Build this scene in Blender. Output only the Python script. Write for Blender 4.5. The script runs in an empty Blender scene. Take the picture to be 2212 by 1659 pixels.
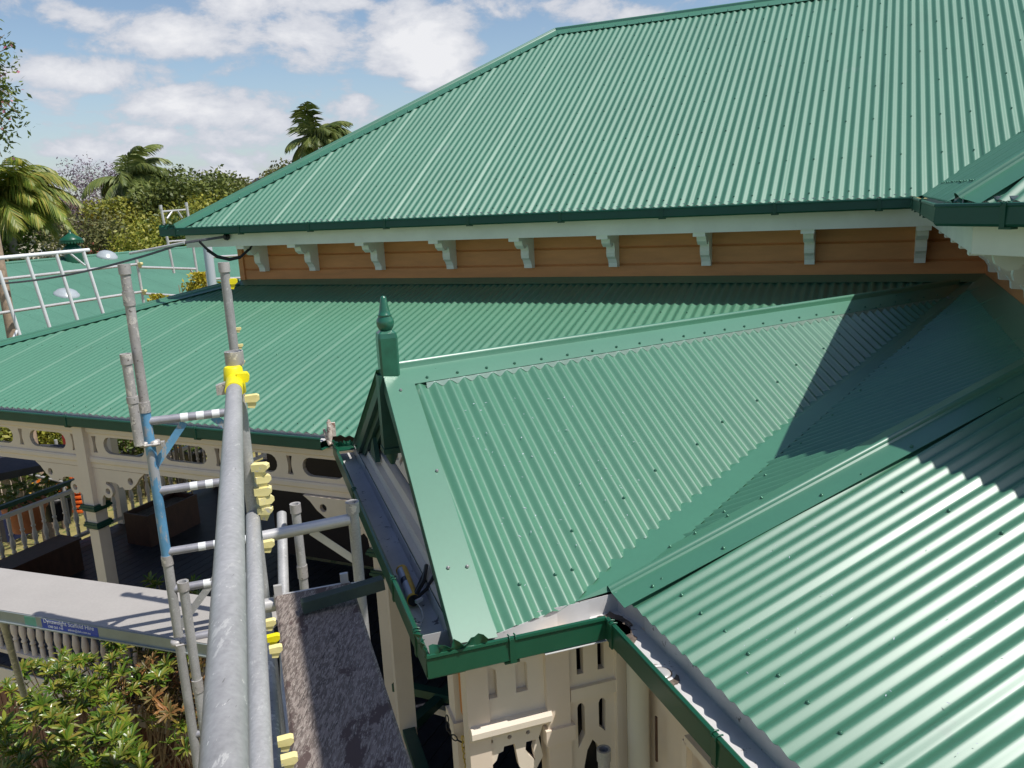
import bpy, math, random
from math import sin, cos, tan, radians, pi
from mathutils import Vector, Matrix
from mathutils.geometry import tessellate_polygon
random.seed(7)
C = bpy.context.scene.collection
sc = bpy.context.scene
# ------------------------------------------------------------------ frames
# metres, z = 0 at eye level.  X runs left along the house wall, Y away from it; R / N is the second, turned frame of the corner porch
def az(a): return Vector((sin(a), cos(a), 0.0))
YAW, RA, PITCH, ROLL, FPX = -1.148159, .834403, .217858, -.047430, 1753.6
aX, aY, aR, aN, aZ = az(YAW), az(YAW+pi/2), az(YAW+RA), az(YAW+RA+pi/2), Vector((0, 0, 1))
def U(x, y, z): return aX*x+aY*y+aZ*z
def V(r, n, z): return aR*r+aN*n+aZ*z
# ------------------------------------------------------------------ camera
fw = Vector((0, cos(PITCH), -sin(PITCH))); rt = Vector((1, 0, 0)); up = rt.cross(fw)
R2 = rt*cos(ROLL)+up*sin(ROLL); U2 = -rt*sin(ROLL)+up*cos(ROLL)
cd = bpy.data.cameras.new('camera'); cam = bpy.data.objects.new('camera', cd); C.objects.link(cam)
cam.matrix_world = Matrix(((R2.x, U2.x, -fw.x, 0), (R2.y, U2.y, -fw.y, 0), (R2.z, U2.z, -fw.z, 0), (0, 0, 0, 1)))
cd.sensor_width = 36; cd.lens = 36*FPX/2212; cd.clip_start = .05; cd.clip_end = 6000
sc.camera = cam
def ray(x, y): return R2*(x-1106)-U2*(y-829.5)+fw*FPX
def onz(x, y, z): r = ray(x, y); return r*(z/r.z)
def onX(x, y, v): r = ray(x, y); return r*(v/r.dot(aX))
def onY(x, y, v): r = ray(x, y); return r*(v/r.dot(aY))
def onR(x, y, v): r = ray(x, y); return r*(v/r.dot(aR))
def onN(x, y, v): r = ray(x, y); return r*(v/r.dot(aN))
def far(x, y, d): r = ray(x, y); return r*(d/math.hypot(r.x, r.y))
# ------------------------------------------------------------------ light
sc.view_settings.view_transform = 'Standard'; sc.view_settings.look = 'None'
sc.view_settings.exposure = 0.0; sc.view_settings.gamma = 1
SUN = (aX*-.53+aY*.02+aZ).normalized()
sd = bpy.data.lights.new('sun', 'SUN'); sd.energy = 4.8; sd.angle = radians(.53); sd.color = (1, .955, .89)
so = bpy.data.objects.new('sun', sd); C.objects.link(so); so.rotation_euler = SUN.to_track_quat('Z', 'Y').to_euler()
W = bpy.data.worlds.new('World'); sc.world = W; W.use_nodes = True
wt = W.node_tree; wn = wt.nodes; wl = wt.links; wn.clear()
def nn(t, **k):
    n = wn.new(t)
    for a, b in k.items(): setattr(n, a, b)
    return n
def wmath(op, a, b=None, c=None):
    n = nn('ShaderNodeMath', operation=op)
    for i, v in enumerate((a, b, c)):
        if v is None: continue
        if isinstance(v, (int, float)): n.inputs[i].default_value = v
        else: wl.new(v, n.inputs[i])
    return n.outputs[0]
def wdot(s, v):
    n = nn('ShaderNodeVectorMath', operation='DOT_PRODUCT'); wl.new(s, n.inputs[0]); n.inputs[1].default_value = v; return n.outputs['Value']
geo = nn('ShaderNodeTexCoord').outputs['Generated']
sky = nn('ShaderNodeTexSky', sky_type='NISHITA', sun_disc=False)
sky.sun_elevation = math.asin(SUN.z); sky.sun_rotation = math.atan2(SUN.x, SUN.y); sky.air_density = 1.0; sky.dust_density = 1.0; sky.ozone_density = 2.0
# clouds: noise over the direction, with banks where the photo has them (pixel, half sizes in pixels, strength)
mp = nn('ShaderNodeMapping'); mp.inputs['Scale'].default_value = (1, 1, 1.9); wl.new(geo, mp.inputs[0])
def noise(scale, det, rough, dist=0.0):
    n = nn('ShaderNodeTexNoise'); n.inputs['Scale'].default_value = scale; n.inputs['Detail'].default_value = det
    n.inputs['Roughness'].default_value = rough; n.inputs['Distortion'].default_value = dist; wl.new(mp.outputs[0], n.inputs['Vector']); return n.outputs['Fac']
n1 = noise(9.5, 9, .60, .25); n2 = noise(26.0, 6, .6, .2); n3 = noise(2.2, 3, .5)
banks = [(640, 75, 150, 62, 1.0), (560, 40, 110, 45, .8), (920, 95, 120, 90, 1.25), (985, 150, 80, 45, 1.0), (430, 235, 170, 42, 1.1), (600, 265, 150, 30, .8), (210, 165, 120, 36, .9),
         (330, 70, 190, 42, .9), (115, 150, 70, 34, .8), (70, 215, 90, 26, .55), (170, 205, 70, 24, .5), (775, 245, 70, 32, .9), (460, 300, 260, 30, .75), (300, 330, 260, 24, .7), (560, 345, 180, 26, .75),
         (680, 8, 130, 26, .8), (1290, 30, 130, 36, 1.0), (1060, 10, 130, 26, .7), (1180, 70, 60, 22, .5), (110, 372, 90, 20, .7), (420, 370, 200, 20, .8)]
acc = None
for (bx, by, ra_, rb_, st) in banks:
    c0 = ray(bx, by).normalized(); e1 = (ray(bx+10, by+.5)-ray(bx-10, by-.5)).normalized(); e2 = c0.cross(e1).normalized()
    u = wmath('MULTIPLY', wdot(geo, e1), 1753.6/ra_*.97); u0 = c0.dot(e1)*1753.6/ra_*.97
    v = wmath('MULTIPLY', wdot(geo, e2), 1753.6/rb_*.97); v0 = c0.dot(e2)*1753.6/rb_*.97
    du = wmath('SUBTRACT', u, u0); dv = wmath('SUBTRACT', v, v0)
    g = wmath('SUBTRACT', st, wmath('MULTIPLY', wmath('ADD', wmath('MULTIPLY', du, du), wmath('MULTIPLY', dv, dv)), st*.62))
    front = wmath('GREATER_THAN', wdot(geo, c0), .5)
    g = wmath('MULTIPLY', wmath('MAXIMUM', g, 0), front)
    acc = g if acc is None else wmath('SMOOTH_MAX', acc, g, .12)
dens = wmath('ADD', wmath('MULTIPLY', acc, .56), wmath('MULTIPLY', wmath('SUBTRACT', n1, .5), 1.75))
dens = wmath('ADD', dens, wmath('MULTIPLY', wmath('SUBTRACT', n2, .5), .65))
mr = nn('ShaderNodeMapRange', interpolation_type='SMOOTHSTEP'); wl.new(dens, mr.inputs[0]); mr.inputs[1].default_value = .10; mr.inputs[2].default_value = .42
# background veil and clouds outside the picture
back = nn('ShaderNodeMapRange', interpolation_type='SMOOTHSTEP'); wl.new(wmath('ADD', n3, wmath('MULTIPLY', wmath('SUBTRACT', n1, .5), .8)), back.inputs[0])
back.inputs[1].default_value = .5; back.inputs[2].default_value = .8; back.inputs[4].default_value = .06
cl = wmath('MAXIMUM', mr.outputs[0], back.outputs[0])
sep = nn('ShaderNodeSeparateXYZ'); wl.new(geo, sep.inputs[0])
hz = nn('ShaderNodeMapRange'); wl.new(sep.outputs['Z'], hz.inputs[0]); hz.inputs[1].default_value = -.02; hz.inputs[2].default_value = .16; hz.inputs[3].default_value = .55; hz.inputs[4].default_value = 0.0
cl = wmath('MAXIMUM', cl, hz.outputs[0])
shade = nn('ShaderNodeMapRange'); wl.new(dens, shade.inputs[0]); shade.inputs[1].default_value = .15; shade.inputs[2].default_value = .75; shade.inputs[3].default_value = .0; shade.inputs[4].default_value = 1
cc = nn('ShaderNodeMixRGB'); wl.new(shade.outputs[0], cc.inputs[0]); cc.inputs[1].default_value = (7.9, 8.6, 10.2, 1); cc.inputs[2].default_value = (14.2, 14.3, 14.8, 1)
skg = nn('ShaderNodeMixRGB', blend_type='MULTIPLY'); skg.inputs[0].default_value = 1; wl.new(sky.outputs[0], skg.inputs[1]); 
gz_ = nn('ShaderNodeMapRange', interpolation_type='SMOOTHSTEP'); wl.new(sep.outputs['Z'], gz_.inputs[0]); gz_.inputs[1].default_value = .12; gz_.inputs[2].default_value = .65; gz_.inputs[3].default_value = 1.0; gz_.inputs[4].default_value = 0.0
gcol = nn('ShaderNodeMixRGB'); wl.new(gz_.outputs[0], gcol.inputs[0]); gcol.inputs[1].default_value = (.58, .76, 1.2, 1); gcol.inputs[2].default_value = (2.35, 2.3, 2.2, 1); wl.new(gcol.outputs[0], skg.inputs[2])
sdv = wmath('MAXIMUM', wdot(geo, SUN), 0); glow = wmath('MULTIPLY', wmath('POWER', sdv, 26.0), 26.0)
mx = nn('ShaderNodeMixRGB'); wl.new(cl, mx.inputs[0]); wl.new(skg.outputs[0], mx.inputs[1]); wl.new(cc.outputs[0], mx.inputs[2])
bg = nn('ShaderNodeBackground'); ga = nn('ShaderNodeMixRGB', blend_type='ADD'); ga.inputs[0].default_value = 1; wl.new(mx.outputs[0], ga.inputs[1])
gc = nn('ShaderNodeCombineXYZ'); [wl.new(glow, gc.inputs[k]) for k in range(3)]; wl.new(gc.outputs[0], ga.inputs[2]); wl.new(ga.outputs[0], bg.inputs[0]); bg.inputs[1].default_value = .060
wo = nn('ShaderNodeOutputWorld'); wl.new(bg.outputs[0], wo.inputs[0])
# ------------------------------------------------------------------ materials
def new_mat(name):
    m = bpy.data.materials.new(name); m.use_nodes = True; t = m.node_tree; b = t.nodes['Principled BSDF']; return m, t, b
def ramp(t, src, stops):
    r = t.nodes.new('ShaderNodeValToRGB'); t.links.new(src, r.inputs[0])
    while len(r.color_ramp.elements) < len(stops): r.color_ramp.elements.new(.5)
    for e, (p, c) in zip(r.color_ramp.elements, stops): e.position = p; e.color = (*c, 1)
    return r.outputs[0]
def tex(t, scale, det=5, rough=.6, stretch=None, kind='ShaderNodeTexNoise'):
    tc = t.nodes.new('ShaderNodeTexCoord'); mp = t.nodes.new('ShaderNodeMapping'); t.links.new(tc.outputs['Object'], mp.inputs[0])
    if stretch: mp.inputs['Scale'].default_value = stretch
    n = t.nodes.new(kind); t.links.new(mp.outputs[0], n.inputs['Vector']); n.inputs['Scale'].default_value = scale
    if kind == 'ShaderNodeTexNoise': n.inputs['Detail'].default_value = det; n.inputs['Roughness'].default_value = rough; return n.outputs['Fac']
    return n.outputs[0]
def bump(t, b, src, s, d=.002):
    bn = t.nodes.new('ShaderNodeBump'); bn.inputs['Strength'].default_value = s; bn.inputs['Distance'].default_value = d
    t.links.new(src, bn.inputs['Height']); t.links.new(bn.outputs[0], b.inputs['Normal'])
def mat(name, col, rough=.6, metal=0, var=.12, scale=6, spots=None, stretch=None, bmp=0, spec=.5, coat=0, fine=0, ior=1.5):
    """paint / timber with uneven tone, optional marks (colour, threshold, scale)"""
    m, t, b = new_mat(name)
    f = tex(t, scale, 6, .62, stretch)
    lo = tuple(c*(1-var) for c in col); hi = tuple(min(1, c*(1+var)) for c in col)
    out = ramp(t, f, [(.3, lo), (.7, hi)])
    if fine:
        f2 = tex(t, scale*22, 3, .6); mxx = t.nodes.new('ShaderNodeMixRGB'); mxx.blend_type = 'OVERLAY'; mxx.inputs[0].default_value = fine
        t.links.new(out, mxx.inputs[1]); t.links.new(f2, mxx.inputs[2]); out = mxx.outputs[0]
    if spots:
        for (sc_, th, scol, st) in spots:
            s = tex(t, sc_, 7, .68, st); k = ramp(t, s, [(th, (0, 0, 0)), (min(1, th+.028), (1, 1, 1))])
            mm = t.nodes.new('ShaderNodeMixRGB'); t.links.new(k, mm.inputs[0]); t.links.new(out, mm.inputs[1]); mm.inputs[2].default_value = (*scol, 1); out = mm.outputs[0]
    t.links.new(out, b.inputs['Base Color']); b.inputs['Roughness'].default_value = rough; b.inputs['Metallic'].default_value = metal
    b.inputs['IOR'].default_value = ior; b.inputs['Specular IOR Level'].default_value = spec; b.inputs['Coat Weight'].default_value = coat; b.inputs['Coat Roughness'].default_value = .12
    if bmp: bump(t, b, tex(t, scale*4, 5, .6, stretch), bmp)
    return m
M = {}
GREEN = (.056, .190, .118)
M['roof'] = mat('green_roof_sheet', GREEN, .47, 0, .06, 1.3, spots=[(90, .76, (.5, .62, .55), None), (2.2, .64, (.075, .195, .135), None), (22, .76, (.26, .38, .32), (1, .15, 1))], spec=.55, coat=0, fine=.10, ior=1.75)
M['roof_new'] = mat('new_green_roof_sheet', (.056, .196, .115), .42, 0, .06, 1.1, spots=[(60, .76, (.5, .65, .56), None), (26, .745, (.22, .40, .30), (1.2, .12, 1)), (3.2, .66, (.052, .17, .105), None)], spec=.7, coat=0, fine=.08, ior=1.8)
M['flash'] = mat('green_flashing', (.055, .195, .118), .38, 0, .05, 2, spots=[(75, .77, (.6, .72, .64), None)], spec=.7, coat=.0, fine=.06, ior=1.75)
M['farroof'] = mat('weathered_green_roof', (.085, .215, .152), .55, 0, .10, .7, spots=[(9, .76, (.45, .5, .42), None)], fine=.1)
M['gutter'] = mat('green_gutter', (.012, .080, .050), .38, 0, .12, 3, spec=.35, spots=[(30, .74, (.03, .10, .07), None)])
M['gutter_new'] = mat('bright_green_gutter', (.009, .080, .042), .30, 0, .12, 3, spec=.5)
M['scallop'] = mat('pale_cut_edge', (.30, .42, .36), .35, .2, .1, 20)
M['zinc'] = mat('grey_gutter_lining', (.60, .59, .58), .45, .06, .12, 4, spots=[(14, .62, (.16, .14, .13), None), (55, .70, (.06, .05, .045), None)], spec=.6)
M['dirt'] = mat('leaf_silt', (.13, .10, .08), .95, 0, .5, 30, bmp=.6)
M['dkgreen'] = mat('dark_green_paint', (.018, .075, .05), .42, 0, .2, 8, spots=[(40, .7, (.008, .03, .02), None)], bmp=.15)
M['finial'] = mat('finial_green_paint', (.022, .13, .08), .30, 0, .2, 14, spots=[(45, .73, (.008, .05, .032), None)], bmp=.35, coat=.4)
M['trim'] = mat('pale_grey_trim', (.80, .80, .71), .6, 0, .07, 3, spots=[(16, .70, (.40, .42, .33), (1, 1, 6)), (60, .74, (.33, .33, .27), None)], bmp=.1)
M['cream'] = mat('cream_paint', (.82, .69, .555), .55, 0, .05, 3, spots=[(30, .73, (.45, .37, .27), None)], bmp=.12)
M['cream2'] = mat('pale_cream_boards', (.84, .74, .61), .5, 0, .05, 2.4, spots=[(50, .745, (.3, .27, .23), None)], bmp=.08)
M['tan'] = mat('tan_weatherboard', (.60, .255, .09), .55, 0, .13, 2.2, stretch=(1, 1, 5), spots=[(40, .74, (.2, .09, .04), None)], bmp=.15)
M['orange'] = mat('orange_paint', (.62, .22, .04), .5, 0, .08, 4)
M['deck'] = mat('dark_deck_board', (.035, .036, .045), .5, 0, .3, 7, stretch=(1, 1, 1), bmp=.2)
M['brown'] = mat('brown_timber', (.07, .026, .014), .5, 0, .3, 5, stretch=(3, 3, 1), bmp=.3)
M['batten'] = mat('reddish_batten', (.26, .12, .075), .7, 0, .2, 5, stretch=(4, 4, .6), bmp=.3)
M['pvc'] = mat('white_pvc', (.62, .60, .52), .35, 0, .04, 2)
M['pipe'] = mat('bluish_white_downpipe', (.56, .62, .66), .4, 0, .04, 2)
M['black'] = mat('black_rubber', (.012, .012, .014), .45, 0, .3, 12)
M['cable'] = mat('grey_service_cable', (.10, .10, .11), .5, 0, .4, 60)
M['white'] = mat('white_paint', (.74, .76, .76), .45, 0, .06, 5)
M['steel'] = mat('galvanised_tube', (.375, .375, .37), .45, .12, .2, 7, spots=[(30, .62, (.50, .50, .485), None), (75, .66, (.60, .59, .57), None), (120, .665, (.19, .185, .18), None), (14, .69, (.27, .275, .28), None)], bmp=.3, fine=.3, spec=.5)
M['railsteel'] = mat('scratched_rail', (.345, .345, .345), .46, .12, .22, 5, stretch=(1.4, .25, 1), spots=[(42, .60, (.47, .47, .455), (1.6, .45, 1)), (95, .645, (.62, .61, .585), (1.2, .5, 1)), (150, .655, (.17, .165, .16), (1.6, .22, 1)), (10, .68, (.25, .255, .26), (1, .4, 1))], bmp=.35, fine=.3, spec=.5)
M['steel2'] = mat('paint_spattered_tube', (.42, .40, .385), .55, .25, .25, 9, spots=[(26, .56, (.66, .62, .57), None), (70, .62, (.15, .13, .12), None)], bmp=.4)
M['alu'] = mat('silver_tube', (.58, .57, .56), .36, .3, .12, 8, spots=[(60, .7, (.3, .29, .28), None)], bmp=.1)
M['dullalu'] = mat('dull_rung', (.30, .30, .33), .4, .25, .2, 8, spots=[(40, .66, (.16, .155, .16), None)], bmp=.1)
M['blue'] = mat('blue_tube_paint', (.12, .31, .50), .45, .1, .25, 7, spots=[(14, .54, (.36, .38, .40), (1, 1, .35)), (60, .66, (.5, .5, .5), None)], bmp=.2)
M['yellow'] = mat('yellow_wedge_paint', (.82, .72, .32), .5, 0, .1, 12, spots=[(40, .60, (.62, .58, .48), None), (70, .72, (.2, .16, .08), None)], bmp=.4)
M['bryellow'] = mat('bright_yellow_paint', (.85, .74, .01), .5, 0, .1, 10, spots=[(70, .70, (.25, .22, .08), None)], bmp=.5)
M['plank'] = mat('worn_painted_plank', (.135, .108, .094), .88, 0, .25, 5, stretch=(2.5, .5, 1), spots=[(60, .50, (.24, .20, .175), (2.2, .45, 1)), (140, .555, (.33, .29, .255), (2.4, .35, 1)), (110, .60, (.035, .026, .024), (3.2, .18, 1)), (7, .57, (.085, .058, .052), (1.4, .6, 1)), (4, .70, (.10, .13, .125), None)], bmp=.8)
M['plyedge'] = mat('bare_plank_edge', (.55, .42, .32), .8, 0, .2, 20, spots=[(60, .62, (.25, .18, .13), None)], bmp=.5)
M['platform'] = mat('grey_ply_deck', (.37, .35, .325), .75, 0, .06, 3, spots=[(38, .735, (.28, .25, .22), None), (55, .76, (.85, .84, .8), None)], bmp=.12, fine=.1)
M['rim'] = mat('aluminium_rim', (.30, .34, .34), .45, .4, .15, 6)
M['sticker'] = mat('blue_sticker', (.02, .06, .40), .4, 0, .05, 4)
M['mint'] = mat('mint_paint', (.12, .36, .27), .5, 0, .1, 8)
M['olive'] = mat('green_treated_timber', (.032, .052, .042), .7, 0, .3, 9, bmp=.4)
M['grass'] = mat('dry_lawn', (.25, .215, .075), .95, 0, .35, 1.2, spots=[(6, .55, (.10, .13, .03), None), (22, .6, (.34, .27, .13), None)], bmp=.6)
M['earth'] = mat('bare_earth', (.12, .085, .055), .95, 0, .4, 2, bmp=.6)
M['hill'] = mat('far_hill', (.055, .08, .06), 1, 0, .5, .02)
M['terracotta'] = mat('terracotta', (.55, .19, .07), .8, 0, .15, 6)
M['redp'] = mat('red_plastic', (.65, .03, .02), .5, 0, .1, 6)
M['orangem'] = mat('orange_mesh', (.9, .16, .02), .6, 0, .1, 6)
M['paling'] = mat('weathered_paling', (.34, .28, .22), .85, 0, .3, 3, stretch=(3, 3, .4), bmp=.3)
M['housewall'] = mat('far_cream_wall', (.85, .79, .62), .8, 0, .05, 2)
M['tile'] = mat('far_red_tile', (.26, .075, .05), .8, 0, .25, 5)
M['glass'] = mat('dark_window', (.03, .04, .05), .12, 0, .2, 2)
M['dome'] = mat('skylight_acrylic', (.36, .40, .42), .3, 0, .08, 4, coat=.2)
M['bark'] = mat('bark', (.17, .125, .09), .9, 0, .35, 6, stretch=(3, 3, .6), bmp=.6)
M['palmbark'] = mat('palm_bark', (.24, .20, .17), .9, 0, .3, 6, stretch=(1, 1, 6), bmp=.5)
M['twig'] = mat('pale_twig', (.36, .27, .19), .8, 0, .3, 20)
M['screw'] = mat('green_screw', (.065, .19, .125), .3, .4, .1, 20)
M['screwz'] = mat('bare_screw', (.42, .42, .40), .3, .7, .1, 20)
M['rag'] = mat('stained_rag', (.55, .48, .42), .85, 0, .3, 30, spots=[(50, .55, (.28, .16, .12), None)], bmp=.6)
M['gunyellow'] = mat('yellow_enamel', (.72, .43, .04), .4, 0, .15, 30, spots=[(120, .62, (.08, .04, .02), None)])
M['label'] = mat('cartridge_plastic', (.55, .58, .66), .4, 0, .05, 20)
M['navy'] = mat('navy_print', (.02, .025, .06), .4, 0, .05, 20)
M['chain_y'] = mat('yellow_chain', (.55, .38, .05), .5, 0, .2, 60)
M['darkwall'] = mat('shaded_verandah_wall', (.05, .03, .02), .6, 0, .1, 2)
def leafmat(name, cols, scale=.9, rough=.5, tr=.25, spec=.4):
    m, t, b = new_mat(name)
    n = tex(t, scale, 3, .6); i = t.nodes.new('ShaderNodeNewGeometry')
    r1 = ramp(t, i.outputs['Random Per Island'], [(k/(len(cols)-1), c) for k, c in enumerate(cols)])
    r2 = ramp(t, n, [(.35, (.6, .62, .55)), (.65, (1.25, 1.2, 1.0))])
    mm = t.nodes.new('ShaderNodeMixRGB'); mm.blend_type = 'MULTIPLY'; mm.inputs[0].default_value = .8
    t.links.new(r1, mm.inputs[1]); t.links.new(r2, mm.inputs[2]); t.links.new(mm.outputs[0], b.inputs['Base Color'])
    b.inputs['Roughness'].default_value = rough; b.inputs['Specular IOR Level'].default_value = spec
    tl = t.nodes.new('ShaderNodeBsdfTranslucent'); t.links.new(mm.outputs[0], tl.inputs[0]); ms = t.nodes.new('ShaderNodeMixShader'); ms.inputs[0].default_value = tr
    t.links.new(b.outputs[0], ms.inputs[1]); t.links.new(tl.outputs[0], ms.inputs[2]); t.links.new(ms.outputs[0], t.nodes['Material Output'].inputs[0])
    return m
M['leaf_dark'] = leafmat('dark_leaf', [(.07, .105, .025), (.13, .17, .04), (.20, .23, .06)])
M['leaf_mid'] = leafmat('mid_leaf', [(.06, .10, .02), (.11, .16, .03), (.17, .20, .04)])
M['leaf_lime'] = leafmat('lime_leaf', [(.16, .20, .03), (.28, .29, .04), (.40, .38, .07)])
M['leaf_olive'] = leafmat('olive_leaf', [(.10, .12, .045), (.17, .18, .065), (.25, .24, .10)])
M['leaf_palm'] = leafmat('palm_leaf', [(.09, .14, .03), (.15, .20, .05), (.24, .27, .08)], spec=.6)
M['leaf_gold'] = leafmat('golden_palm_leaf', [(.12, .19, .025), (.22, .28, .04), (.40, .34, .07)], spec=.6)
M['leaf_yel'] = leafmat('yellow_shrub_leaf', [(.30, .26, .02), (.48, .40, .03), (.62, .52, .08)])
M['leaf_jac'] = leafmat('mauve_bloom', [(.17, .13, .19), (.28, .22, .34), (.12, .10, .09)], tr=.1)
M['leaf_shrub'] = leafmat('glossy_shrub_leaf', [(.05, .12, .015), (.11, .20, .02), (.22, .27, .035), (.30, .24, .05)], 2.5, .3, .25, .55)
M['leaf_dry'] = leafmat('dry_shrub_leaf', [(.09, .10, .03), (.20, .14, .05), (.34, .15, .06)], 2.5, .5, .2)
M['leaf_grey'] = leafmat('grey_brown_scrub', [(.07, .055, .045), (.12, .095, .08), (.16, .12, .11)])
M['pink'] = leafmat('pink_flower', [(.7, .25, .4), (.8, .35, .5), (.6, .12, .3)])
M['redfl'] = leafmat('orange_flower', [(.8, .12, .02), (.85, .3, .02), (.9, .5, .03)])
# ------------------------------------------------------------------ mesh builder
class MB:
    def __init__(s): s.v = []; s.f = []; s.sm = []
    def add(s, vs, fs, sm=False):
        o = len(s.v); s.v += [tuple(v) for v in vs]; s.f += [tuple(o+i for i in f) for f in fs]; s.sm += [sm]*len(fs); return s
    def box(s, c, a, b, d):
        P = [c+a*i+b*j+d*k for k in (-1, 1) for j in (-1, 1) for i in (-1, 1)]
        return s.add(P, [(0, 2, 3, 1), (4, 5, 7, 6), (0, 1, 5, 4), (2, 6, 7, 3), (0, 4, 6, 2), (1, 3, 7, 5)])
    def bar(s, p, q, w, h, up=aZ):
        d = q-p; L = d.length; d = d/L; sd = d.cross(up).normalized(); u = sd.cross(d)
        return s.box((p+q)/2, d*L/2, sd*w/2, u*h/2)
    def tube(s, p, q, r, n=20, r2=None, hollow=False):
        d = (q-p).normalized(); a = d.orthogonal().normalized(); b = d.cross(a); r2 = r if r2 is None else r2
        P = [p+(a*cos(2*pi*i/n)+b*sin(2*pi*i/n))*r for i in range(n)]+[q+(a*cos(2*pi*i/n)+b*sin(2*pi*i/n))*r2 for i in range(n)]
        s.add(P, [(i, (i+1) % n, n+(i+1) % n, n+i) for i in range(n)], True)
        if hollow:
            w = r-.0045; dp = min(.12, (q-p).length*.45)
            for (e, sg) in ((p, 1), (q, -1)):
                P = [e+(a*cos(2*pi*i/n)+b*sin(2*pi*i/n))*r for i in range(n)]+[e+(a*cos(2*pi*i/n)+b*sin(2*pi*i/n))*w for i in range(n)]
                P += [e+d*sg*dp+(a*cos(2*pi*i/n)+b*sin(2*pi*i/n))*w for i in range(n)]+[e+d*sg*dp]
                s.add(P, [(i, (i+1) % n, n+(i+1) % n, n+i) for i in range(n)]+[(n+i, n+(i+1) % n, 2*n+(i+1) % n, 2*n+i) for i in range(n)]+[(2*n+i, 2*n+(i+1) % n, 3*n) for i in range(n)])
        else:
            s.add(P[:n], [tuple(range(n))[::-1]]); s.add(P[n:], [tuple(range(n))])
        return s
    def path(s, pts, r, n=10, taper=None):
        pts = [Vector(p) for p in pts]; rings = []; a = None
        for i, p in enumerate(pts):
            d = (pts[min(i+1, len(pts)-1)]-pts[max(i-1, 0)]).normalized()
            a = (d.orthogonal() if a is None else a-d*a.dot(d)).normalized(); b = d.cross(a)
            rr = r if taper is None else r+(taper-r)*i/(len(pts)-1)
            rings += [p+(a*cos(2*pi*k/n)+b*sin(2*pi*k/n))*rr for k in range(n)]
        m = len(pts); fs = [(i*n+k, i*n+(k+1) % n, (i+1)*n+(k+1) % n, (i+1)*n+k) for i in range(m-1) for k in range(n)]
        s.add(rings, fs, True); s.add(rings[:n], [tuple(range(n))[::-1]]); s.add(rings[-n:], [tuple(range(n))]); return s
    def lathe(s, base, axis, prof, n=20, sm=True):
        d = axis.normalized(); a = d.orthogonal().normalized(); b = d.cross(a); P = []
        for r, h in prof: P += [base+d*h+(a*cos(2*pi*k/n)+b*sin(2*pi*k/n))*r for k in range(n)]
        m = len(prof); s.add(P, [(i*n+k, i*n+(k+1) % n, (i+1)*n+(k+1) % n, (i+1)*n+k) for i in range(m-1) for k in range(n)], sm)
        s.add(P[:n], [tuple(range(n))[::-1]]); s.add(P[-n:], [tuple(range(n))]); return s
    def panel(s, outer, holes, o, eu, ev, en, t):
        """flat board with cut-outs: 2-D loops in eu / ev, thickness t towards en"""
        loops = [outer]+list(holes); flat = [p for l in loops for p in l]
        tris = tessellate_polygon([[Vector((p[0], p[1], 0)) for p in l] for l in loops])
        F = [o+eu*p[0]+ev*p[1]+en*t for p in flat]; B = [o+eu*p[0]+ev*p[1] for p in flat]; n = len(flat)
        s.add(F, [tuple(x) for x in tris]); s.add(B, [tuple(x)[::-1] for x in tris]); k = 0
        for l in loops:
            m = len(l); s.add(F[k:k+m]+B[k:k+m], [(i, (i+1) % m, m+(i+1) % m, m+i) for i in range(m)]); k += m
        return s
    def extr(s, prof, p, q, eu, ev):
        """profile (closed list of 2-D points in eu / ev) swept straight from p to q"""
        m = len(prof); A = [p+eu*a+ev*b for a, b in prof]; B = [q+eu*a+ev*b for a, b in prof]
        s.add(A+B, [(i, (i+1) % m, m+(i+1) % m, m+i) for i in range(m)])
        tr = tessellate_polygon([[Vector((a, b, 0)) for a, b in prof]])
        s.add(A, [tuple(x) for x in tr]); s.add(B, [tuple(x)[::-1] for x in tr]); return s
    def build(s, name, mt, parent=None, fix=True, loc=None):
        me = bpy.data.meshes.new(name); vs = s.v
        if loc is not None: vs = [(v[0]-loc.x, v[1]-loc.y, v[2]-loc.z) for v in vs]
        me.from_pydata(vs, [], s.f); me.materials.append(M[mt] if isinstance(mt, str) else mt)
        me.polygons.foreach_set('use_smooth', s.sm); me.validate(); me.update()
        if fix:
            import bmesh
            b = bmesh.new(); b.from_mesh(me); bmesh.ops.recalc_face_normals(b, faces=b.faces); b.to_mesh(me); b.free()
        o = bpy.data.objects.new(name, me); C.objects.link(o)
        if loc is not None: o.location = loc
        if parent is not None: o.parent = parent; o.location = (loc if loc is not None else Vector((0, 0, 0)))-world(parent)
        return o
def world(o):
    p = Vector(o.location)
    while o.parent is not None: o = o.parent; p = p+Vector(o.location)
    return p
def tag(o, label=None, cat=None, group=None, kind=None):
    if label: o['label'] = label
    if cat: o['category'] = cat
    if group: o['group'] = group
    if kind: o['kind'] = kind
    return o
def thing(name, label, cat, loc, group=None):
    o = bpy.data.objects.new(name, None); C.objects.link(o); o.location = loc; o.empty_display_size = .2; tag(o, label, cat, group); return o
def one(mb, name, mt, label, cat, loc, group=None): return tag(mb.build(name, mt, loc=loc), label, cat, group)
def copy_tree(o, parent=None):
    c = o.copy(); C.objects.link(c); c.parent = parent
    for ch in list(o.children): copy_tree(ch, c)
    return c
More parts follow.
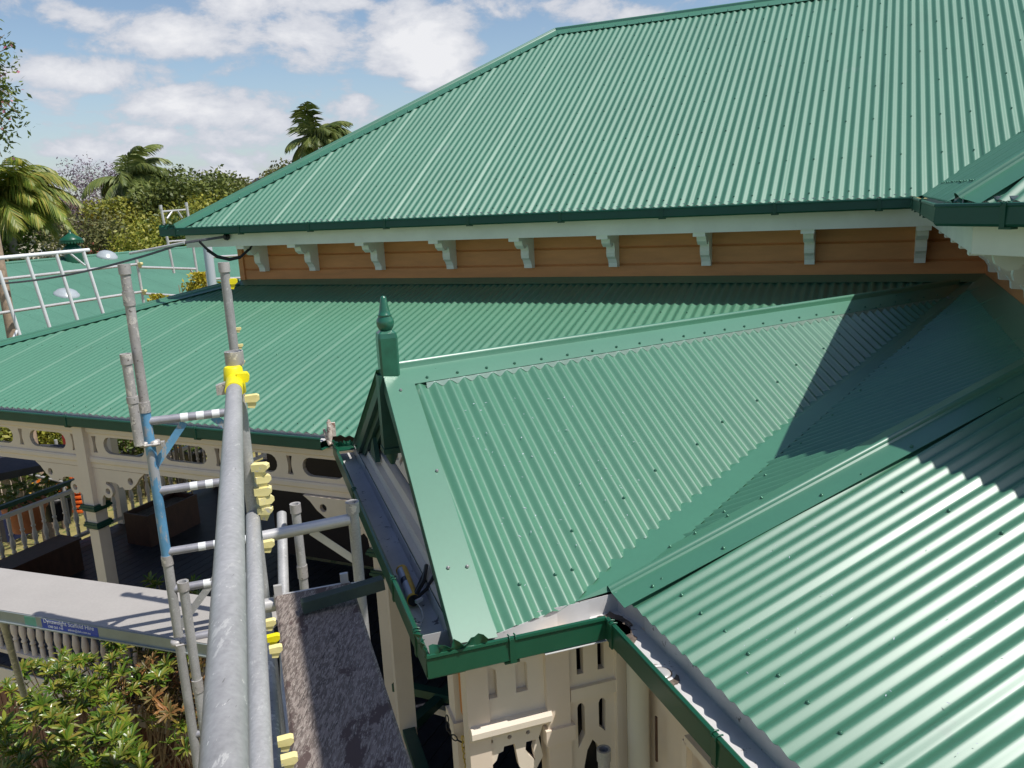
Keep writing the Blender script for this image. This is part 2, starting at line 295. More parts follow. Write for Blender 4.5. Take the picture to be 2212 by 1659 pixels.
# ------------------------------------------------------------------ corrugated sheet
PIT = .0762
def FL(t): return .62*math.asin(.955*cos(t))/math.asin(.955)+.38*cos(t)
def corr(mb, P0, plan, slope, poly, A=.0094, step=12, lap=10, seg=5, phase=0.0, wob=.0012, seed=1):
    """corrugated sheet on the plane through P0 that rises by `slope` along the plan direction; poly = list of world points"""
    g = (plan+aZ*slope).normalized(); w = aZ.cross(plan).normalized(); n = w.cross(g)
    if n.z < 0: n = -n
    pts = [((p-P0).dot(w), (p-P0).dot(g)) for p in poly]
    a0 = min(p[0] for p in pts); a1 = max(p[0] for p in pts); N_ = max(1, int((a1-a0)/PIT*step)); rs = random.Random(seed)
    ph = {}
    vs = []; fs = []; prev = None
    for i in range(N_+1):
        a = a0+(a1-a0)*i/N_; a_ = min(max(a, a0+1e-5), a1-1e-5); hit = []
        for k in range(len(pts)):
            p, q = pts[k], pts[(k+1) % len(pts)]
            if (p[0]-a_)*(q[0]-a_) < 0: hit.append(p[1]+(q[1]-p[1])*(a_-p[0])/(q[0]-p[0]))
        if len(hit) < 2: prev = None; continue
        b0, b1 = min(hit), max(hit); c = (a+phase)/PIT; z = A*FL(2*pi*c)
        k = math.floor(c/lap+.5)*lap; dc = c-k
        if abs(dc) < .5: z += .0040*(cos(pi*dc))*(1.0 if dc < .26 else .1)
        sh = ph.setdefault(k, (rs.uniform(-1, 1), rs.uniform(-1, 1), rs.uniform(-1, 1)))
        cur = []
        for j in range(seg+1):
            b = b0+(b1-b0)*j/seg; d = wob*sin(b*1.7+sh[0]*3+a*2.1)+wob*.7*sin(b*4.1+a*.9+sh[1])
            vs.append(P0+w*a+g*b+n*(z+d)); cur.append(len(vs)-1)
        if prev:
            for j in range(seg): fs.append((prev[j], cur[j], cur[j+1], prev[j+1]))
        prev = cur
    mb.add(vs, fs, True); return g, w, n
def solid(o, t=.0016, off=-1):
    m = o.modifiers.new('thickness', 'SOLIDIFY'); m.thickness = t; m.offset = off; e = o.modifiers.new('crisp_rim', 'EDGE_SPLIT'); e.split_angle = radians(50); return o
def up_normals(o):
    me = o.data
    if sum(p.normal.z for p in me.polygons) < 0: me.flip_normals()
    return o
SCREW = {}
def screw_mesh(mt):
    if mt not in SCREW:
        b = MB(); b.lathe(Vector((0, 0, 0)), aZ, [(.0082, 0), (.0082, .002), (.0055, .0025), (.0055, .006), (.004, .007)], 8); o = b.build('screw', mt); SCREW[mt] = o.data; bpy.data.objects.remove(o)
    return SCREW[mt]
def screws(pts, nrm, parent, mt='screw'):
    pts = sorted(pts, key=lambda p: p.length); q = aZ.rotation_difference(nrm).to_euler(); base = world(parent)
    for p in pts[:100]:
        o = bpy.data.objects.new('screw', screw_mesh(mt)); C.objects.link(o); o.parent = parent; o.location = p-base; o.rotation_euler = q
    if len(pts) > 100:
        b = MB()
        for p in pts[100:]: b.lathe(p, nrm, [(.0105, 0), (.0068, .0025), (.006, .008)], 6)
        tag(b.build('screws', mt, parent), kind='stuff')
def inside(pt, poly, w, g, P0, m=.03):
    x, y = (pt-P0).dot(w), (pt-P0).dot(g); P = [((p-P0).dot(w), (p-P0).dot(g)) for p in poly]; c = False; n = len(P); dm = 9
    for i in range(n):
        (x1, y1), (x2, y2) = P[i], P[(i+1) % n]
        if (y1 > y) != (y2 > y) and x < (x2-x1)*(y-y1)/(y2-y1)+x1: c = not c
        L = math.hypot(x2-x1, y2-y1); t = max(0, min(1, ((x-x1)*(x2-x1)+(y-y1)*(y2-y1))/L/L)); dm = min(dm, math.hypot(x-x1-t*(x2-x1), y-y1-t*(y2-y1)))
    return c and dm > m
def screw_rows(P0, w, g, n, poly, rows, every, parent, A=.0094, phase=0.0, jit=.006, mt='screw', seed=3, m=.04):
    """screws on the crests along rows given as distances up the slope"""
    rs = random.Random(seed); a = [(p-P0).dot(w) for p in poly]; k0 = int((min(a)+phase)/PIT)-1; k1 = int((max(a)+phase)/PIT)+1; out = []
    for row in rows:
        k = k0+rs.randint(0, every if isinstance(every, int) else 2)
        while k < k1:
            p = P0+w*(k*PIT-phase)+g*(row+rs.uniform(-jit, jit))+n*(A+.001)
            if inside(p, poly, w, g, P0, m): out.append(p)
            k += every if isinstance(every, int) else rs.choice(every)
    screws(out, n, parent, mt)
# ------------------------------------------------------------------ gutter profile (out, up) : open box with rolled bead
def gutter(p, q, out, parent, mt='gutter', depth=.095, width=.125, lip=0.0, backup=.03, lining=True, clips=(), name='gutter', ld=None):
    """p, q: lip line ends (world points on the outer top edge), out: unit vector pointing away from the house"""
    t = .0025; b = MB(); w = width
    pr = [(-w, backup), (-w, -depth), (-.012, -depth), (0.004, -depth+.012), (0.0, -.012), (0.006, -.006), (.004, .004), (-.006, .007), (-.014, .002), (-.012, -.004), (-.006, -.004), (-.0045, -.010), (-.002, -depth+.013), (-.013, -depth+t), (-w+t, -depth+t), (-w+t, backup)]
    b.extr(pr, p, q, out, aZ); g = b.build(name, mt, parent)
    if lining:
        b = MB(); dd_ = ld or depth; ln = [(-w+t+.001, backup+.001), (-w+t+.001, -dd_+t+.001), (-.012, -dd_+t+.001), (-.012, -dd_+t+.003), (-w+t+.003, -dd_+t+.003), (-w+t+.003, backup+.001)]
        b.extr(ln, p, q, out, aZ); b.build('gutter_lining', 'zinc', g)
    d = (q-p); L = d.length
    for c in clips:
        b = MB(); o = p+d*c; dd = d.normalized()
        for k in (-.012, .012): b.path([o+dd*k+out*.009+aZ*-.006, o+dd*k+out*.009+aZ*.007, o+dd*k-out*.002+aZ*.0115, o+dd*k-out*.018+aZ*.008], .0032, 6)
        b.box(o+out*.004+aZ*(-depth/2), dd*.013, out*.004, aZ*depth*.5); b.box(o-out*.03+aZ*(-depth-.006), dd*.03, out*.02, aZ*.0045)
        b.build('gutter_bracket', mt, g)
    return g
def strip(pts_a, pts_b, parent, name, mt, t=.002, nrm=None):
    b = MB(); m = len(pts_a); b.add(list(pts_a)+list(pts_b), [(i, i+1, m+i+1, m+i) for i in range(m-1)]); o = b.build(name, mt, parent, fix=False); up_normals(o); solid(o, t); return o
exec_parts = []
# ================================================================== THE HOUSE
house = thing('house', 'large timber house with green corrugated roofs, tan weatherboards and a cream fretwork verandah', 'house', U(3, 8, -5.8))
T = .649                                   # pitch of the upper roofs
EY, EX, EN, EZ = 7.26, -.33, 3.14, -.088  # sheet edges of the upper eaves
RY = 10.79; RZ = EZ+(RY-EY)*T
# main upper roof
PE = U(0, EY, EZ); YC = None
cw = U(EX, 0, 0); yc = (EN-cw.dot(aN))/aY.dot(aN); CW = U(EX, yc, EZ)   # outer corner of the wing eave
mainpoly = [U(7.50, EY, EZ), U(EX, EY, EZ), U(EX-(RY-EY), RY, RZ), U(3.98, RY, RZ)]
b = MB(); g, w, n = corr(b, PE, aY, T, mainpoly, phase=.02, seed=2, seg=9, A=.0084)
main = solid(up_normals(b.build('upper_roof', 'roof', house, fix=False)))
screw_rows(PE, w, g, n, mainpoly, [.10], 2, main, phase=.02)
screw_rows(PE, w, g, n, mainpoly, [.62+.62*k for k in range(6)], [3, 3, 4], main, phase=.02, seed=5)
# left hip face, seen from other positions
hipleft = [U(7.5, EY, EZ), U(3.98, RY, RZ), U(7.5, RY+3.5, EZ)]
b = MB(); corr(b, U(7.5, 9, EZ), -aX, T, hipleft, seed=4); solid(up_normals(b.build('end_hip_roof', 'roof', house, fix=False)))
backpoly = [U(7.5, RY+3.53, EZ), U(3.98, RY, RZ), U(-6, RY, RZ), U(-6, RY+3.53, EZ)]
b = MB(); b.add(backpoly, [(0, 1, 2, 3)]); solid(up_normals(b.build('rear_roof', 'roof', house, fix=False)))
def cap(p, q, na, nb, width, parent, name='ridge_cap', mt='flash', roll=.018, lift=.012, n=12, turn=1):
    """ridge or hip flashing: two wings lying on the crests and a rolled top; na, nb = outward directions down each face"""
    b = MB(); d = (q-p).normalized(); nz = (na+nb); nz = (-nz).normalized()
    prof = [na*width+nz*0, na*(width-.012), na*(roll*1.5)]
    up_ = [(cos(a), sin(a)) for a in [pi*k/16 for k in range(17)]]
    hs = (na-nb).normalized()
    arc = [hs*roll*c_+nz*(roll*s_*1.1+roll*.2) for c_, s_ in up_]
    line = [na*width, na*(width*.55)+nz*.0015, na*roll*1.5]+arc+[nb*roll*1.5, nb*(width*.55)+nz*.0015, nb*width]
    m = len(line); S = 14; vs = []
    for i in range(S+1):
        o = p+(q-p)*i/S+nz*lift
        vs += [o+l for l in line]
    b.add(vs, [(i*m+k, i*m+k+1, (i+1)*m+k+1, (i+1)*m+k) for i in range(S) for k in range(m-1)], True)
    o = b.build(name, mt, parent, fix=False); up_normals(o); solid(o, .0018); o.modifiers['crisp_rim'].split_angle = radians(17); return o
fY = (-aY-aZ*T).normalized(); bY = (aY-aZ*T).normalized(); fX = (aX-aZ*T).normalized(); fN = (-aN-aZ*T).normalized()
rc = cap(U(-4.6, RY, RZ), U(3.98, RY, RZ), fY, bY, .16, main, lift=.018)
hd = (U(3.98, RY, RZ)-U(7.5, EY, EZ)).normalized()
na = (fY-hd*fY.dot(hd)).normalized(); nb = (fX-hd*fX.dot(hd)).normalized()
hc = cap(U(7.5, EY, EZ)+hd*.02, U(3.98, RY, RZ), na, nb, .17, main, 'hip_cap', lift=.016)
pts = [U(7.5, EY, EZ)+hd*(.35+.155*k)+na*.145+na.cross(hd).normalized()*0 for k in range(30)]
nz = hd.cross(na); nz = nz if nz.z > 0 else -nz
screws([p+nz*.022 for p in pts], nz, hc)
nyz = Vector(fY.cross(aX)); nyz = nyz if nyz.z > 0 else -nyz
screws([U(3.9-.155*k, RY, RZ)+fY*.135+nyz*.022 for k in range(32)], nyz, rc)
# wing roofs at the right
n1_ = Vector((-aX+aZ*T)).cross(aY); n2_ = Vector((aN+aZ*T)).cross(aR); hdir = n1_.cross(n2_).normalized(); hdir = hdir if hdir.z > 0 else -hdir
w1 = [U(EX, EY, EZ), CW, CW+hdir*4.2, U(EX-3.53, RY, RZ)]
b = MB(); g, w, n = corr(b, U(EX, 6, EZ), -aX, T, w1, seed=6); wing1 = solid(up_normals(b.build('wing_roof', 'roof', house, fix=False)))
screw_rows(U(EX, 6, EZ), w, g, n, w1, [.16, .8, 1.4], 2, wing1, m=.12)
rr = CW.dot(aR)
w2 = [CW, V(rr-5.5, EN, EZ), V(rr-5.5, EN+3.2, EZ+3.2*T), CW+hdir*4.2]
b = MB(); corr(b, V(rr-1, EN, EZ), aN, T, w2, seed=7); wing2 = solid(up_normals(b.build('wing_roof', 'roof', house, fix=False)))
na = (fX-hdir*fX.dot(hdir)).normalized(); nb = (fN-hdir*fN.dot(hdir)).normalized()
hc2 = cap(CW+hdir*.02, CW+hdir*4.1, na, nb, .17, wing1, 'hip_cap', lift=.016)
nz = hdir.cross(na); nz = nz if nz.z > 0 else -nz
screws([CW+hdir*(.12+.33*k)+na*.14+nz*.022 for k in range(8)], nz, hc2)
# valley tray between main roof and wing
vd = (U(EX-(RY-EY), RY, RZ)-U(EX, EY, EZ)).normalized()
va = (-fY-vd*(-fY).dot(vd)).normalized(); vb = (-fX-vd*(-fX).dot(vd)).normalized()
b = MB(); p0 = U(EX, EY, EZ)-aZ*.02; q0 = p0+vd*5
b.add([p0+va*.14, p0, p0+vb*.14, q0+va*.14, q0, q0+vb*.14], [(0, 1, 4, 3), (1, 2, 5, 4)]); solid(up_normals(b.build('valley_tray', 'gutter', main, fix=False)))
# upper gutters, fascias, soffits
LZ = -.095
gutter(U(7.66, EY-.07, LZ), U(EX+.07, EY-.07, LZ), -aY, house, depth=.085, width=.115, clips=[.03, .15, .27, .39, .51, .63, .75, .87, .97])
CG = U(EX+.08, 0, 0); yg = (EN-.08-CG.dot(aN))/aY.dot(aN); CGp = U(EX+.08, yg, LZ)
gutter(U(EX+.08, EY-.09, LZ), CGp, aX, house, depth=.09, width=.115, clips=[.12, .55])
gutter(CGp, V(CGp.dot(aR)-4.5, EN-.08, LZ), -aN, house, depth=.095, width=.115, clips=[.08, .3])
def board(p, q, zt, zb, th, outv, name, mt, parent=None):
    b = MB(); b.box((p+q)/2+aZ*((zt+zb)/2)-outv*th/2, (q-p)/2, outv*th/2, aZ*(zt-zb)/2); return b.build(name, mt, parent or house)
FY, FX, FN = 7.36, -.42, 3.27
CF = U(FX, 0, 0); yf = (FN-CF.dot(aN))/aY.dot(aN); CFp = U(FX, yf, 0)
board(U(7.44, FY, 0), U(FX+.0, FY, 0), -.11, -.325, .03, -aY, 'fascia', 'trim')
board(U(FX, FY+.02, 0), CFp, -.11, -.325, .03, aX, 'fascia', 'trim')
board(CFp+aN*.001, V(CFp.dot(aR)-4.5, FN, 0), -.11, -.33, .03, -aN, 'fascia', 'trim')
board(U(7.44, FY+.02, 0), U(7.44, RY+3.2, 0), -.11, -.325, .03, aX, 'fascia', 'trim')
b = MB()
WY, WX, WN = 7.80, -.86, 3.80
WC = U(WX, 0, 0); yw = (WN-WC.dot(aN))/aY.dot(aN); WCp = U(WX, yw, 0)
b.box(U(3.3, 7.6, -.30), aX*4.1, aY*.23, aZ*.006); b.build('soffit', 'trim', house)
b = MB(); b.box(U(-.63, (7.36+yf)/2, -.30), aX*.2, aY*(7.36-yf)/2, aZ*.006); b.build('soffit', 'trim', house)
b = MB(); b.box(V(CFp.dot(aR)-2.2, 3.56, -.30), aR*2.2, aN*.21, aZ*.006); b.build('soffit', 'trim', house)
# tan weatherboard walls: chamfered boards
def wallboards(p, q, zt, zb, outv, name='wall', mt='tan', pitch=.166, parent=None):
    b = MB(); z = zb; pr = [(-.06, zb)]
    pts_ = []
    while z < zt-1e-4:
        z2 = min(z+pitch, zt); pts_ += [(.0, z), (.0, z2-.026), (-.018, z2-.008), (-.018, z2)]; z = z2
    pr = [(-.06, zb)]+pts_+[(-.06, zt)]
    b.extr(pr, p, q, outv, aZ); return b.build(name, mt, parent or house)
wallboards(U(7.05, WY, 0), U(WX, WY, 0), -.27, -.782, -aY)
wallboards(U(WX, WY, 0), WCp+aY*.0, -.27, -.80, aX)
wallboards(WCp, V(WCp.dot(aR)-4.5, WN, 0), -.27, -.80, -aN)
wallboards(U(7.05, WY, 0), U(7.05, WY+6, 0), -.27, -.782, aX)
b = MB(); b.box(U(7.03, WY+.01, -.52), aX*.035, aY*.03, aZ*.262); b.build('corner_board', 'tan', house)
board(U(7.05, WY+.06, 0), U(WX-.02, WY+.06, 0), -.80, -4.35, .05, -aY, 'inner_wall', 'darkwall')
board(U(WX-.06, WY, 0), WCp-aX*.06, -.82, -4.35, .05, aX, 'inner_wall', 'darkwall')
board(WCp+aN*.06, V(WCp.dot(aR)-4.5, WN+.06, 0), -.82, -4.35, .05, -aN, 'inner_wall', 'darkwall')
# eave brackets
brp = [(0, 0), (.40, 0), (.40, -.055), (.315, -.055), (.30, -.10), (.25, -.135), (.20, -.125), (.185, -.10), (.165, -.115), (.15, -.16), (.155, -.20), (.145, -.235), (.11, -.26), (.085, -.30), (.08, -.34), (.0, -.345)]
def bracket(o, outv, along, wd=.085):
    b = MB(); m = len(brp)
    A_ = [o+outv*x+aZ*z-along*wd/2 for x, z in brp]; B_ = [o+outv*x+aZ*z+along*wd/2 for x, z in brp]
    b.add(A_+B_, [(i, (i+1) % m, m+(i+1) % m, m+i) for i in range(m)])
    tr = tessellate_polygon([[Vector((x, z, 0)) for x, z in brp]]); b.add(A_, [tuple(x) for x in tr]); b.add(B_, [tuple(x)[::-1] for x in tr])
    b.box(o+outv*.375+aZ*-.027, outv*.045, along*(wd/2+.012), aZ*.0265)
    return b.build('eave_bracket', 'trim', house)
for xb in (6.66, 5.93, 5.03, 4.13, 3.23, 2.33, 1.43, .52, -.36): bracket(U(xb, WY, -.306), -aY, aX)
for yb in (6.9, 6.35, 5.8, 5.25, 4.75): bracket(U(WX, yb, -.306), aX, aY)
for k in range(4): bracket(V(WCp.dot(aR)-.25-.8*k, WN, -.306), -aN, aR)
def flecks(polyfn, n_, parent, seed, name='debris', mt='label', s=.006):
    rs = random.Random(seed); b = MB()
    for k in range(n_):
        p, nv = polyfn(rs); d = Vector((rs.gauss(0, 1), rs.gauss(0, 1), rs.gauss(0, 1))); d = (d-nv*d.dot(nv)).normalized(); e = nv.cross(d); l = s*rs.uniform(.5, 2.4); w_ = s*rs.uniform(.15, .5)
        b.add([p+d*l+nv*.001, p+e*w_+nv*.002, p-d*l+nv*.001, p-e*w_+nv*.002], [(0, 1, 2, 3)])
    return tag(b.build(name, mt, parent, fix=False), kind='stuff')
# ------------------------------------------------------------------ verandah roofs
V1Y, V1Z, T1 = 4.70, -1.592, .266
p1 = [U(10.15, V1Y, V1Z), U(3.15, V1Y, V1Z), U(WX, WY, V1Z+(WY-V1Y)*T1), U(7.05, WY, V1Z+(WY-V1Y)*T1)]
b = MB(); g, w, n = corr(b, U(0, V1Y, V1Z), aY, T1, p1, seed=11, seg=8, A=.0078); vr = solid(up_normals(b.build('verandah_roof', 'roof_new', house, fix=False)))
screw_rows(U(0, V1Y, V1Z), w, g, n, p1, [.10], 2, vr)
screw_rows(U(0, V1Y, V1Z), w, g, n, p1, [1.25, 2.35], [3, 3, 4], vr, seed=9)
p1b = [U(10.15, V1Y, V1Z), U(7.05, WY, V1Z+(WY-V1Y)*T1), U(7.05, WY+6, V1Z+(WY-V1Y)*T1), U(10.15, WY+6, V1Z)]
b = MB(); corr(b, U(10.15, 8, V1Z), -aX, T1, p1b, seed=12, step=6); solid(up_normals(b.build('side_verandah_roof', 'roof_new', house, fix=False)))
f1 = (-aY-aZ*T1).normalized(); f1b = (aX-aZ*T1).normalized()
hd = (U(7.05, WY, V1Z+(WY-V1Y)*T1)-U(10.15, V1Y, V1Z)).normalized()
na = (f1-hd*f1.dot(hd)).normalized(); nb = (f1b-hd*f1b.dot(hd)).normalized()
vh = cap(U(10.15, V1Y, V1Z)+hd*.02, U(7.08, WY-.03, V1Z+(WY-V1Y)*T1), na, nb, .15, vr, 'hip_cap', 'flash', roll=.02, lift=.014)
# apron flashings along the walls
za = V1Z+(WY-V1Y)*T1
strip([U(7.06, WY-.003, za+.022), U(WX, WY-.003, za+.022)], [U(7.06, WY-.16, za-.16*T1+.013), U(WX, WY-.16, za-.16*T1+.013)], vr, 'apron_flashing', 'flash')
# side roof beside the wing wall (P2) and splayed roof (P3)
T2, T3 = .466, .364
def z2(x): return -.78+(WX+.02-x)*T2*1.0
P2o = U(-.84, 5, -.78)
N3, Z3 = 1.345, -1.604
# hip line foot and top
def solve3(pl):   # three planes (point, normal)
    import numpy as np
    A_ = np.array([list(nv) for _, nv in pl]); B_ = np.array([p.dot(nv) for p, nv in pl]); return Vector([float(k) for k in np.linalg.solve(A_, B_)])
nP2 = Vector((-aX+aZ*T2)).cross(aY); nP3 = Vector((aN+aZ*T3)).cross(aR); nP1 = Vector((aY+aZ*T1)).cross(aX)
P3o = V(0, N3, Z3)
foot = solve3([(P2o, nP2), (P3o, nP3), (Vector((0, 0, -1.602)), aZ)])
htop = solve3([(P2o, nP2), (P3o, nP3), (Vector((0, 0, -.79)), aZ)])
innerc = U(-.84, WY, -.775)
# porch gable roof
GA0, GA1, GF = V(4.17, .72, -.815), V(5.27, 5.74, -.815), V(2.80, .95, -1.605)
nG = Vector((GA1-GA0).cross(GF-GA0)).normalized(); nG = nG if nG.z > 0 else -nG
gax = (GA1-GA0).normalized()
def onG(r, n_):   # z of right gable plane at r, n
    p = V(r, n_, 0); return p+aZ*((GA0-p).dot(nG)/nG.z)
RF = V(4.14, .62, -.815)
vfoot = solve3([(P2o, nP2), (GA0, nG), (Vector((0, 0, -1.605)), aZ)])
vtop = solve3([(P2o, nP2), (GA0, nG), (Vector((0, 0, -.835)), aZ)])
def lerp(a_, b_, t_): return a_+(b_-a_)*t_
p2 = [foot+aY*-.0, vfoot, vtop, innerc, U(-.84, htop.dot(aY), -.785)]
b = MB(); g, w, n = corr(b, P2o, -aX, T2, p2, seed=14, seg=3, phase=.03, A=.0105); r2_ = solid(up_normals(b.build('side_roof', 'roof_new', house, fix=False)))
vdir = (vtop-vfoot).normalized(); vup = nP2 if nP2.z > 0 else -nP2; vup = vup.normalized(); vside = vdir.cross(vup).normalized()
if vside.dot(aX) > 0: vside = -vside
pts = [lerp(vfoot, vtop, t_)+vside*.17+vup*.0095 for t_ in [.13+.082*k for k in range(10)]]
g2 = (-aX+aZ*T2).normalized(); 
# snap screws to crests of P2
def snap(p, P0, w_, phase=0.0):
    a_ = (p-P0).dot(w_); return p+w_*(round((a_+phase)/PIT)*PIT-phase-a_)
screws([snap(p, P2o, w, .03) for p in pts], vup, r2_)
# splay roof
p3 = [foot, V(-2.2, N3, Z3), V(-2.2, WN, Z3+(WN-N3)*T3), htop+(V(0, WN, 0)-V(0, htop.dot(aN), 0))*.2]
b = MB(); g3, w3, n3_ = corr(b, P3o, aN, T3, p3, seed=15, seg=6, phase=-.012); r3_ = solid(up_normals(b.build('splay_roof', 'roof_new', house, fix=False)))
screw_rows(P3o, w3, g3, n3_, [p+w3*0 for p in p3], [.17], 2, r3_, phase=-.012, jit=.01)
screw_rows(P3o, w3, g3, n3_, p3, [1.15, 2.1], [3, 4], r3_, phase=-.012, seed=8)
f2 = (aX-aZ*T2).normalized(); f3 = (-aN-aZ*T3).normalized(); hd = (htop-foot).normalized()
na = (f3-hd*f3.dot(hd)).normalized(); nb = (f2-hd*f2.dot(hd)).normalized()
h3 = cap(foot-hd*.03, htop+hd*.3, na, nb, .155, r3_, 'hip_cap', 'flash', roll=.017, lift=.013)
nz = hd.cross(na); nz = nz if nz.z > 0 else -nz
screws([foot+hd*t_+na*.12+nz*.016 for t_ in (.12, .46, .95, 1.42, 1.9)], nz, h3)
nz2 = hd.cross(nb); nz2 = nz2 if nz2.z > 0 else -nz2
screws([foot+hd*t_+nb*.13+nz2*.016 for t_ in (.32, .45, .62, .80)], nz2, h3)
strip([U(WX+.003, WY, -.775+.025), U(WX+.003, htop.dot(aY)-.2, -.775+.025)], [U(WX+.16, WY, -.775-.155*T2+.012), U(WX+.16, htop.dot(aY)-.2, -.775-.155*T2+.012)], r2_, 'apron_flashing', 'flash')
z3a = Z3+(WN-N3)*T3
strip([V(WCp.dot(aR), WN-.003, z3a+.03), V(-2.2, WN-.003, z3a+.03)], [V(WCp.dot(aR)-.05, WN-.15, z3a-.15*T3+.013), V(-2.2, WN-.15, z3a-.15*T3+.013)], r3_, 'apron_flashing', 'flash')
def onP3(r, n_): return V(r, n_, Z3+(n_-N3)*T3)
flecks(lambda rs: (onP3(rs.uniform(.4, 2.6), rs.uniform(1.45, 2.4))+n3_*.0105, n3_), 70, r3_, 5, s=.0045)
# gable roof right face : sheets run square to the gutter, ripped along ridge and valley
edgF = onG(2.725, .64); foB = onG(2.835, 1.14)
vcut = [lerp(vfoot, vtop, t_) for t_ in (0, 1)]
voff = (vdir.cross(nG)); voff = voff if voff.dot(aR) > 0 else -voff
gp = [onG(2.725, .70), foB, vfoot+voff*.085+aZ*0, vtop+voff*.02, GA1+(GA0-GA1).normalized()*.2, V(4.155, .70, 0)]
gp[-1] = onG(4.155, .70); gp[2] = onG(gp[2].dot(aR), gp[2].dot(aN)); gp[3] = onG(gp[3].dot(aR), gp[3].dot(aN)); gp[4] = onG(gp[4].dot(aR), gp[4].dot(aN))
cdir = (aR*.997+aN*-.04).normalized()
# slope of plane nG along cdir
sl = -(nG.x*cdir.x+nG.y*cdir.y)/nG.z
GP = .0855
def corr2(mb, P0, dplan, nrm, poly, A=.0100, step=14, seg=4, phase=0, seed=1):
    """like corr but the corrugations run along dplan on an arbitrary plane nrm"""
    g = (dplan+aZ*(-(nrm.x*dplan.x+nrm.y*dplan.y)/nrm.z)).normalized(); w_ = nrm.cross(g).normalized(); rs = random.Random(seed)
    pts = [((p-P0).dot(w_), (p-P0).dot(g)) for p in poly]; a0 = min(p[0] for p in pts); a1 = max(p[0] for p in pts); N_ = int((a1-a0)/GP*step); vs = []; fs = []; prev = None
    for i in range(N_+1):
        a_ = min(max(a0+(a1-a0)*i/N_, a0+1e-5), a1-1e-5); hit = []
        for k in range(len(pts)):
            p, q = pts[k], pts[(k+1) % len(pts)]
            if (p[0]-a_)*(q[0]-a_) < 0: hit.append(p[1]+(q[1]-p[1])*(a_-p[0])/(q[0]-p[0]))
        if len(hit) < 2: prev = None; continue
        b0, b1 = min(hit), max(hit); z = A*FL(2*pi*(a_+phase)/GP); cur = []
        for j in range(seg+1):
            bb = b0+(b1-b0)*j/seg; vs.append(P0+w_*a_+g*bb+nrm*(z+.0008*sin(bb*5+a_*3))); cur.append(len(vs)-1)
        if prev:
            for j in range(seg): fs.append((prev[j], cur[j], cur[j+1], prev[j+1]))
        prev = cur
    mb.add(vs, fs, True); return g, w_
b = MB(); gG, wG = corr2(b, GA0, cdir, nG, gp, seed=21); gr = solid(up_normals(b.build('gable_roof', 'roof_new', house, fix=False)), .002)
def snapG(p): a_ = (p-GA0).dot(wG); return p+wG*(round(a_/GP)*GP-a_)
scr = [snapG(lerp(vfoot, vtop, t_)+voff*(.085+.22)+nG*0) for t_ in [.02+.066*k for k in range(14)]]
scr = [onG(p.dot(aR), p.dot(aN))+nG*.0105 for p in scr]
scr2 = [snapG(p) for p in (onG(2.93, .93), onG(2.96, 1.09), onG(2.98, 1.22))]
screws(scr+[onG(p.dot(aR), p.dot(aN))+nG*.0105 for p in scr2], nG, gr)
flecks(lambda rs: (onG(rs.uniform(2.9, 4.0), rs.uniform(.9, 1.9))+nG*.0105, nG), 70, gr, 3, s=.0045)
flecks(lambda rs: (lerp(vfoot, vtop, rs.uniform(-.02, .6))+vside*rs.uniform(-.03, .07)+vup*.008, vup), 60, gr, 4, s=.004)
# left face
GL0 = V(4.14, .62, -.815); nGL = Vector((gax).cross(V(5.52, .60, -1.6)-GL0)).normalized(); nGL = nGL if nGL.z > 0 else -nGL
def onGL(r, n_): p = V(r, n_, 0); return p+aZ*((GL0-p).dot(nGL)/nGL.z)
lf = onGL(5.50, .62); lv0 = solve3([(U(0, V1Y, V1Z), nP1), (GL0, nGL), (Vector((0, 0, -1.56)), aZ)]); lv1 = solve3([(U(0, V1Y, V1Z), nP1), (GL0, nGL), (Vector((0, 0, -.86)), aZ)])
gl = [onGL(4.14, .62), lf, lv0, lv1, GA1+aR*.0]
gl = [onGL(p.dot(aR), p.dot(aN)) for p in gl]
b = MB(); corr2(b, GL0, aR, nGL, gl, seed=22, step=8); glo = solid(up_normals(b.build('gable_roof', 'roof_new', house, fix=False)), .002)
# ridge cap of the porch
dR = (onG(3, 1)-onG(4, 1)).normalized(); dR = (dR-gax*dR.dot(gax)).normalized(); dL = (onGL(5, 1)-onGL(4, 1)).normalized(); dL = (dL-gax*dL.dot(gax)).normalized()
rcp = cap(GA0-gax*.06+aZ*.002, GA1-gax*.05, dR, dL, .16, gr, 'ridge_cap', 'flash', roll=.019, lift=.013)
screws([GA0+gax*(.12+.178*k)+dR*.122+nG*.0165 for k in range(26)], nG, rcp)
# turned-down scallops where the ridge flashing meets the pans
b = MB(); vs = []; N_ = 60*12
for i in range(N_+1):
    q_ = GA0+gax*(.10+4.9*i/N_)+dR*.158; a_ = (q_-GA0).dot(wG); zc = .0100*FL(2*pi*a_/GP); dep = (.0100-zc)/.02
    vs += [q_+nG*.0135, q_+dR*(.004+.017*dep)+nG*(zc+.0015)]
b.add(vs, [(2*i, 2*i+2, 2*i+3, 2*i+1) for i in range(N_)]); b.build('flashing_scallops', 'scallop', rcp, fix=False)
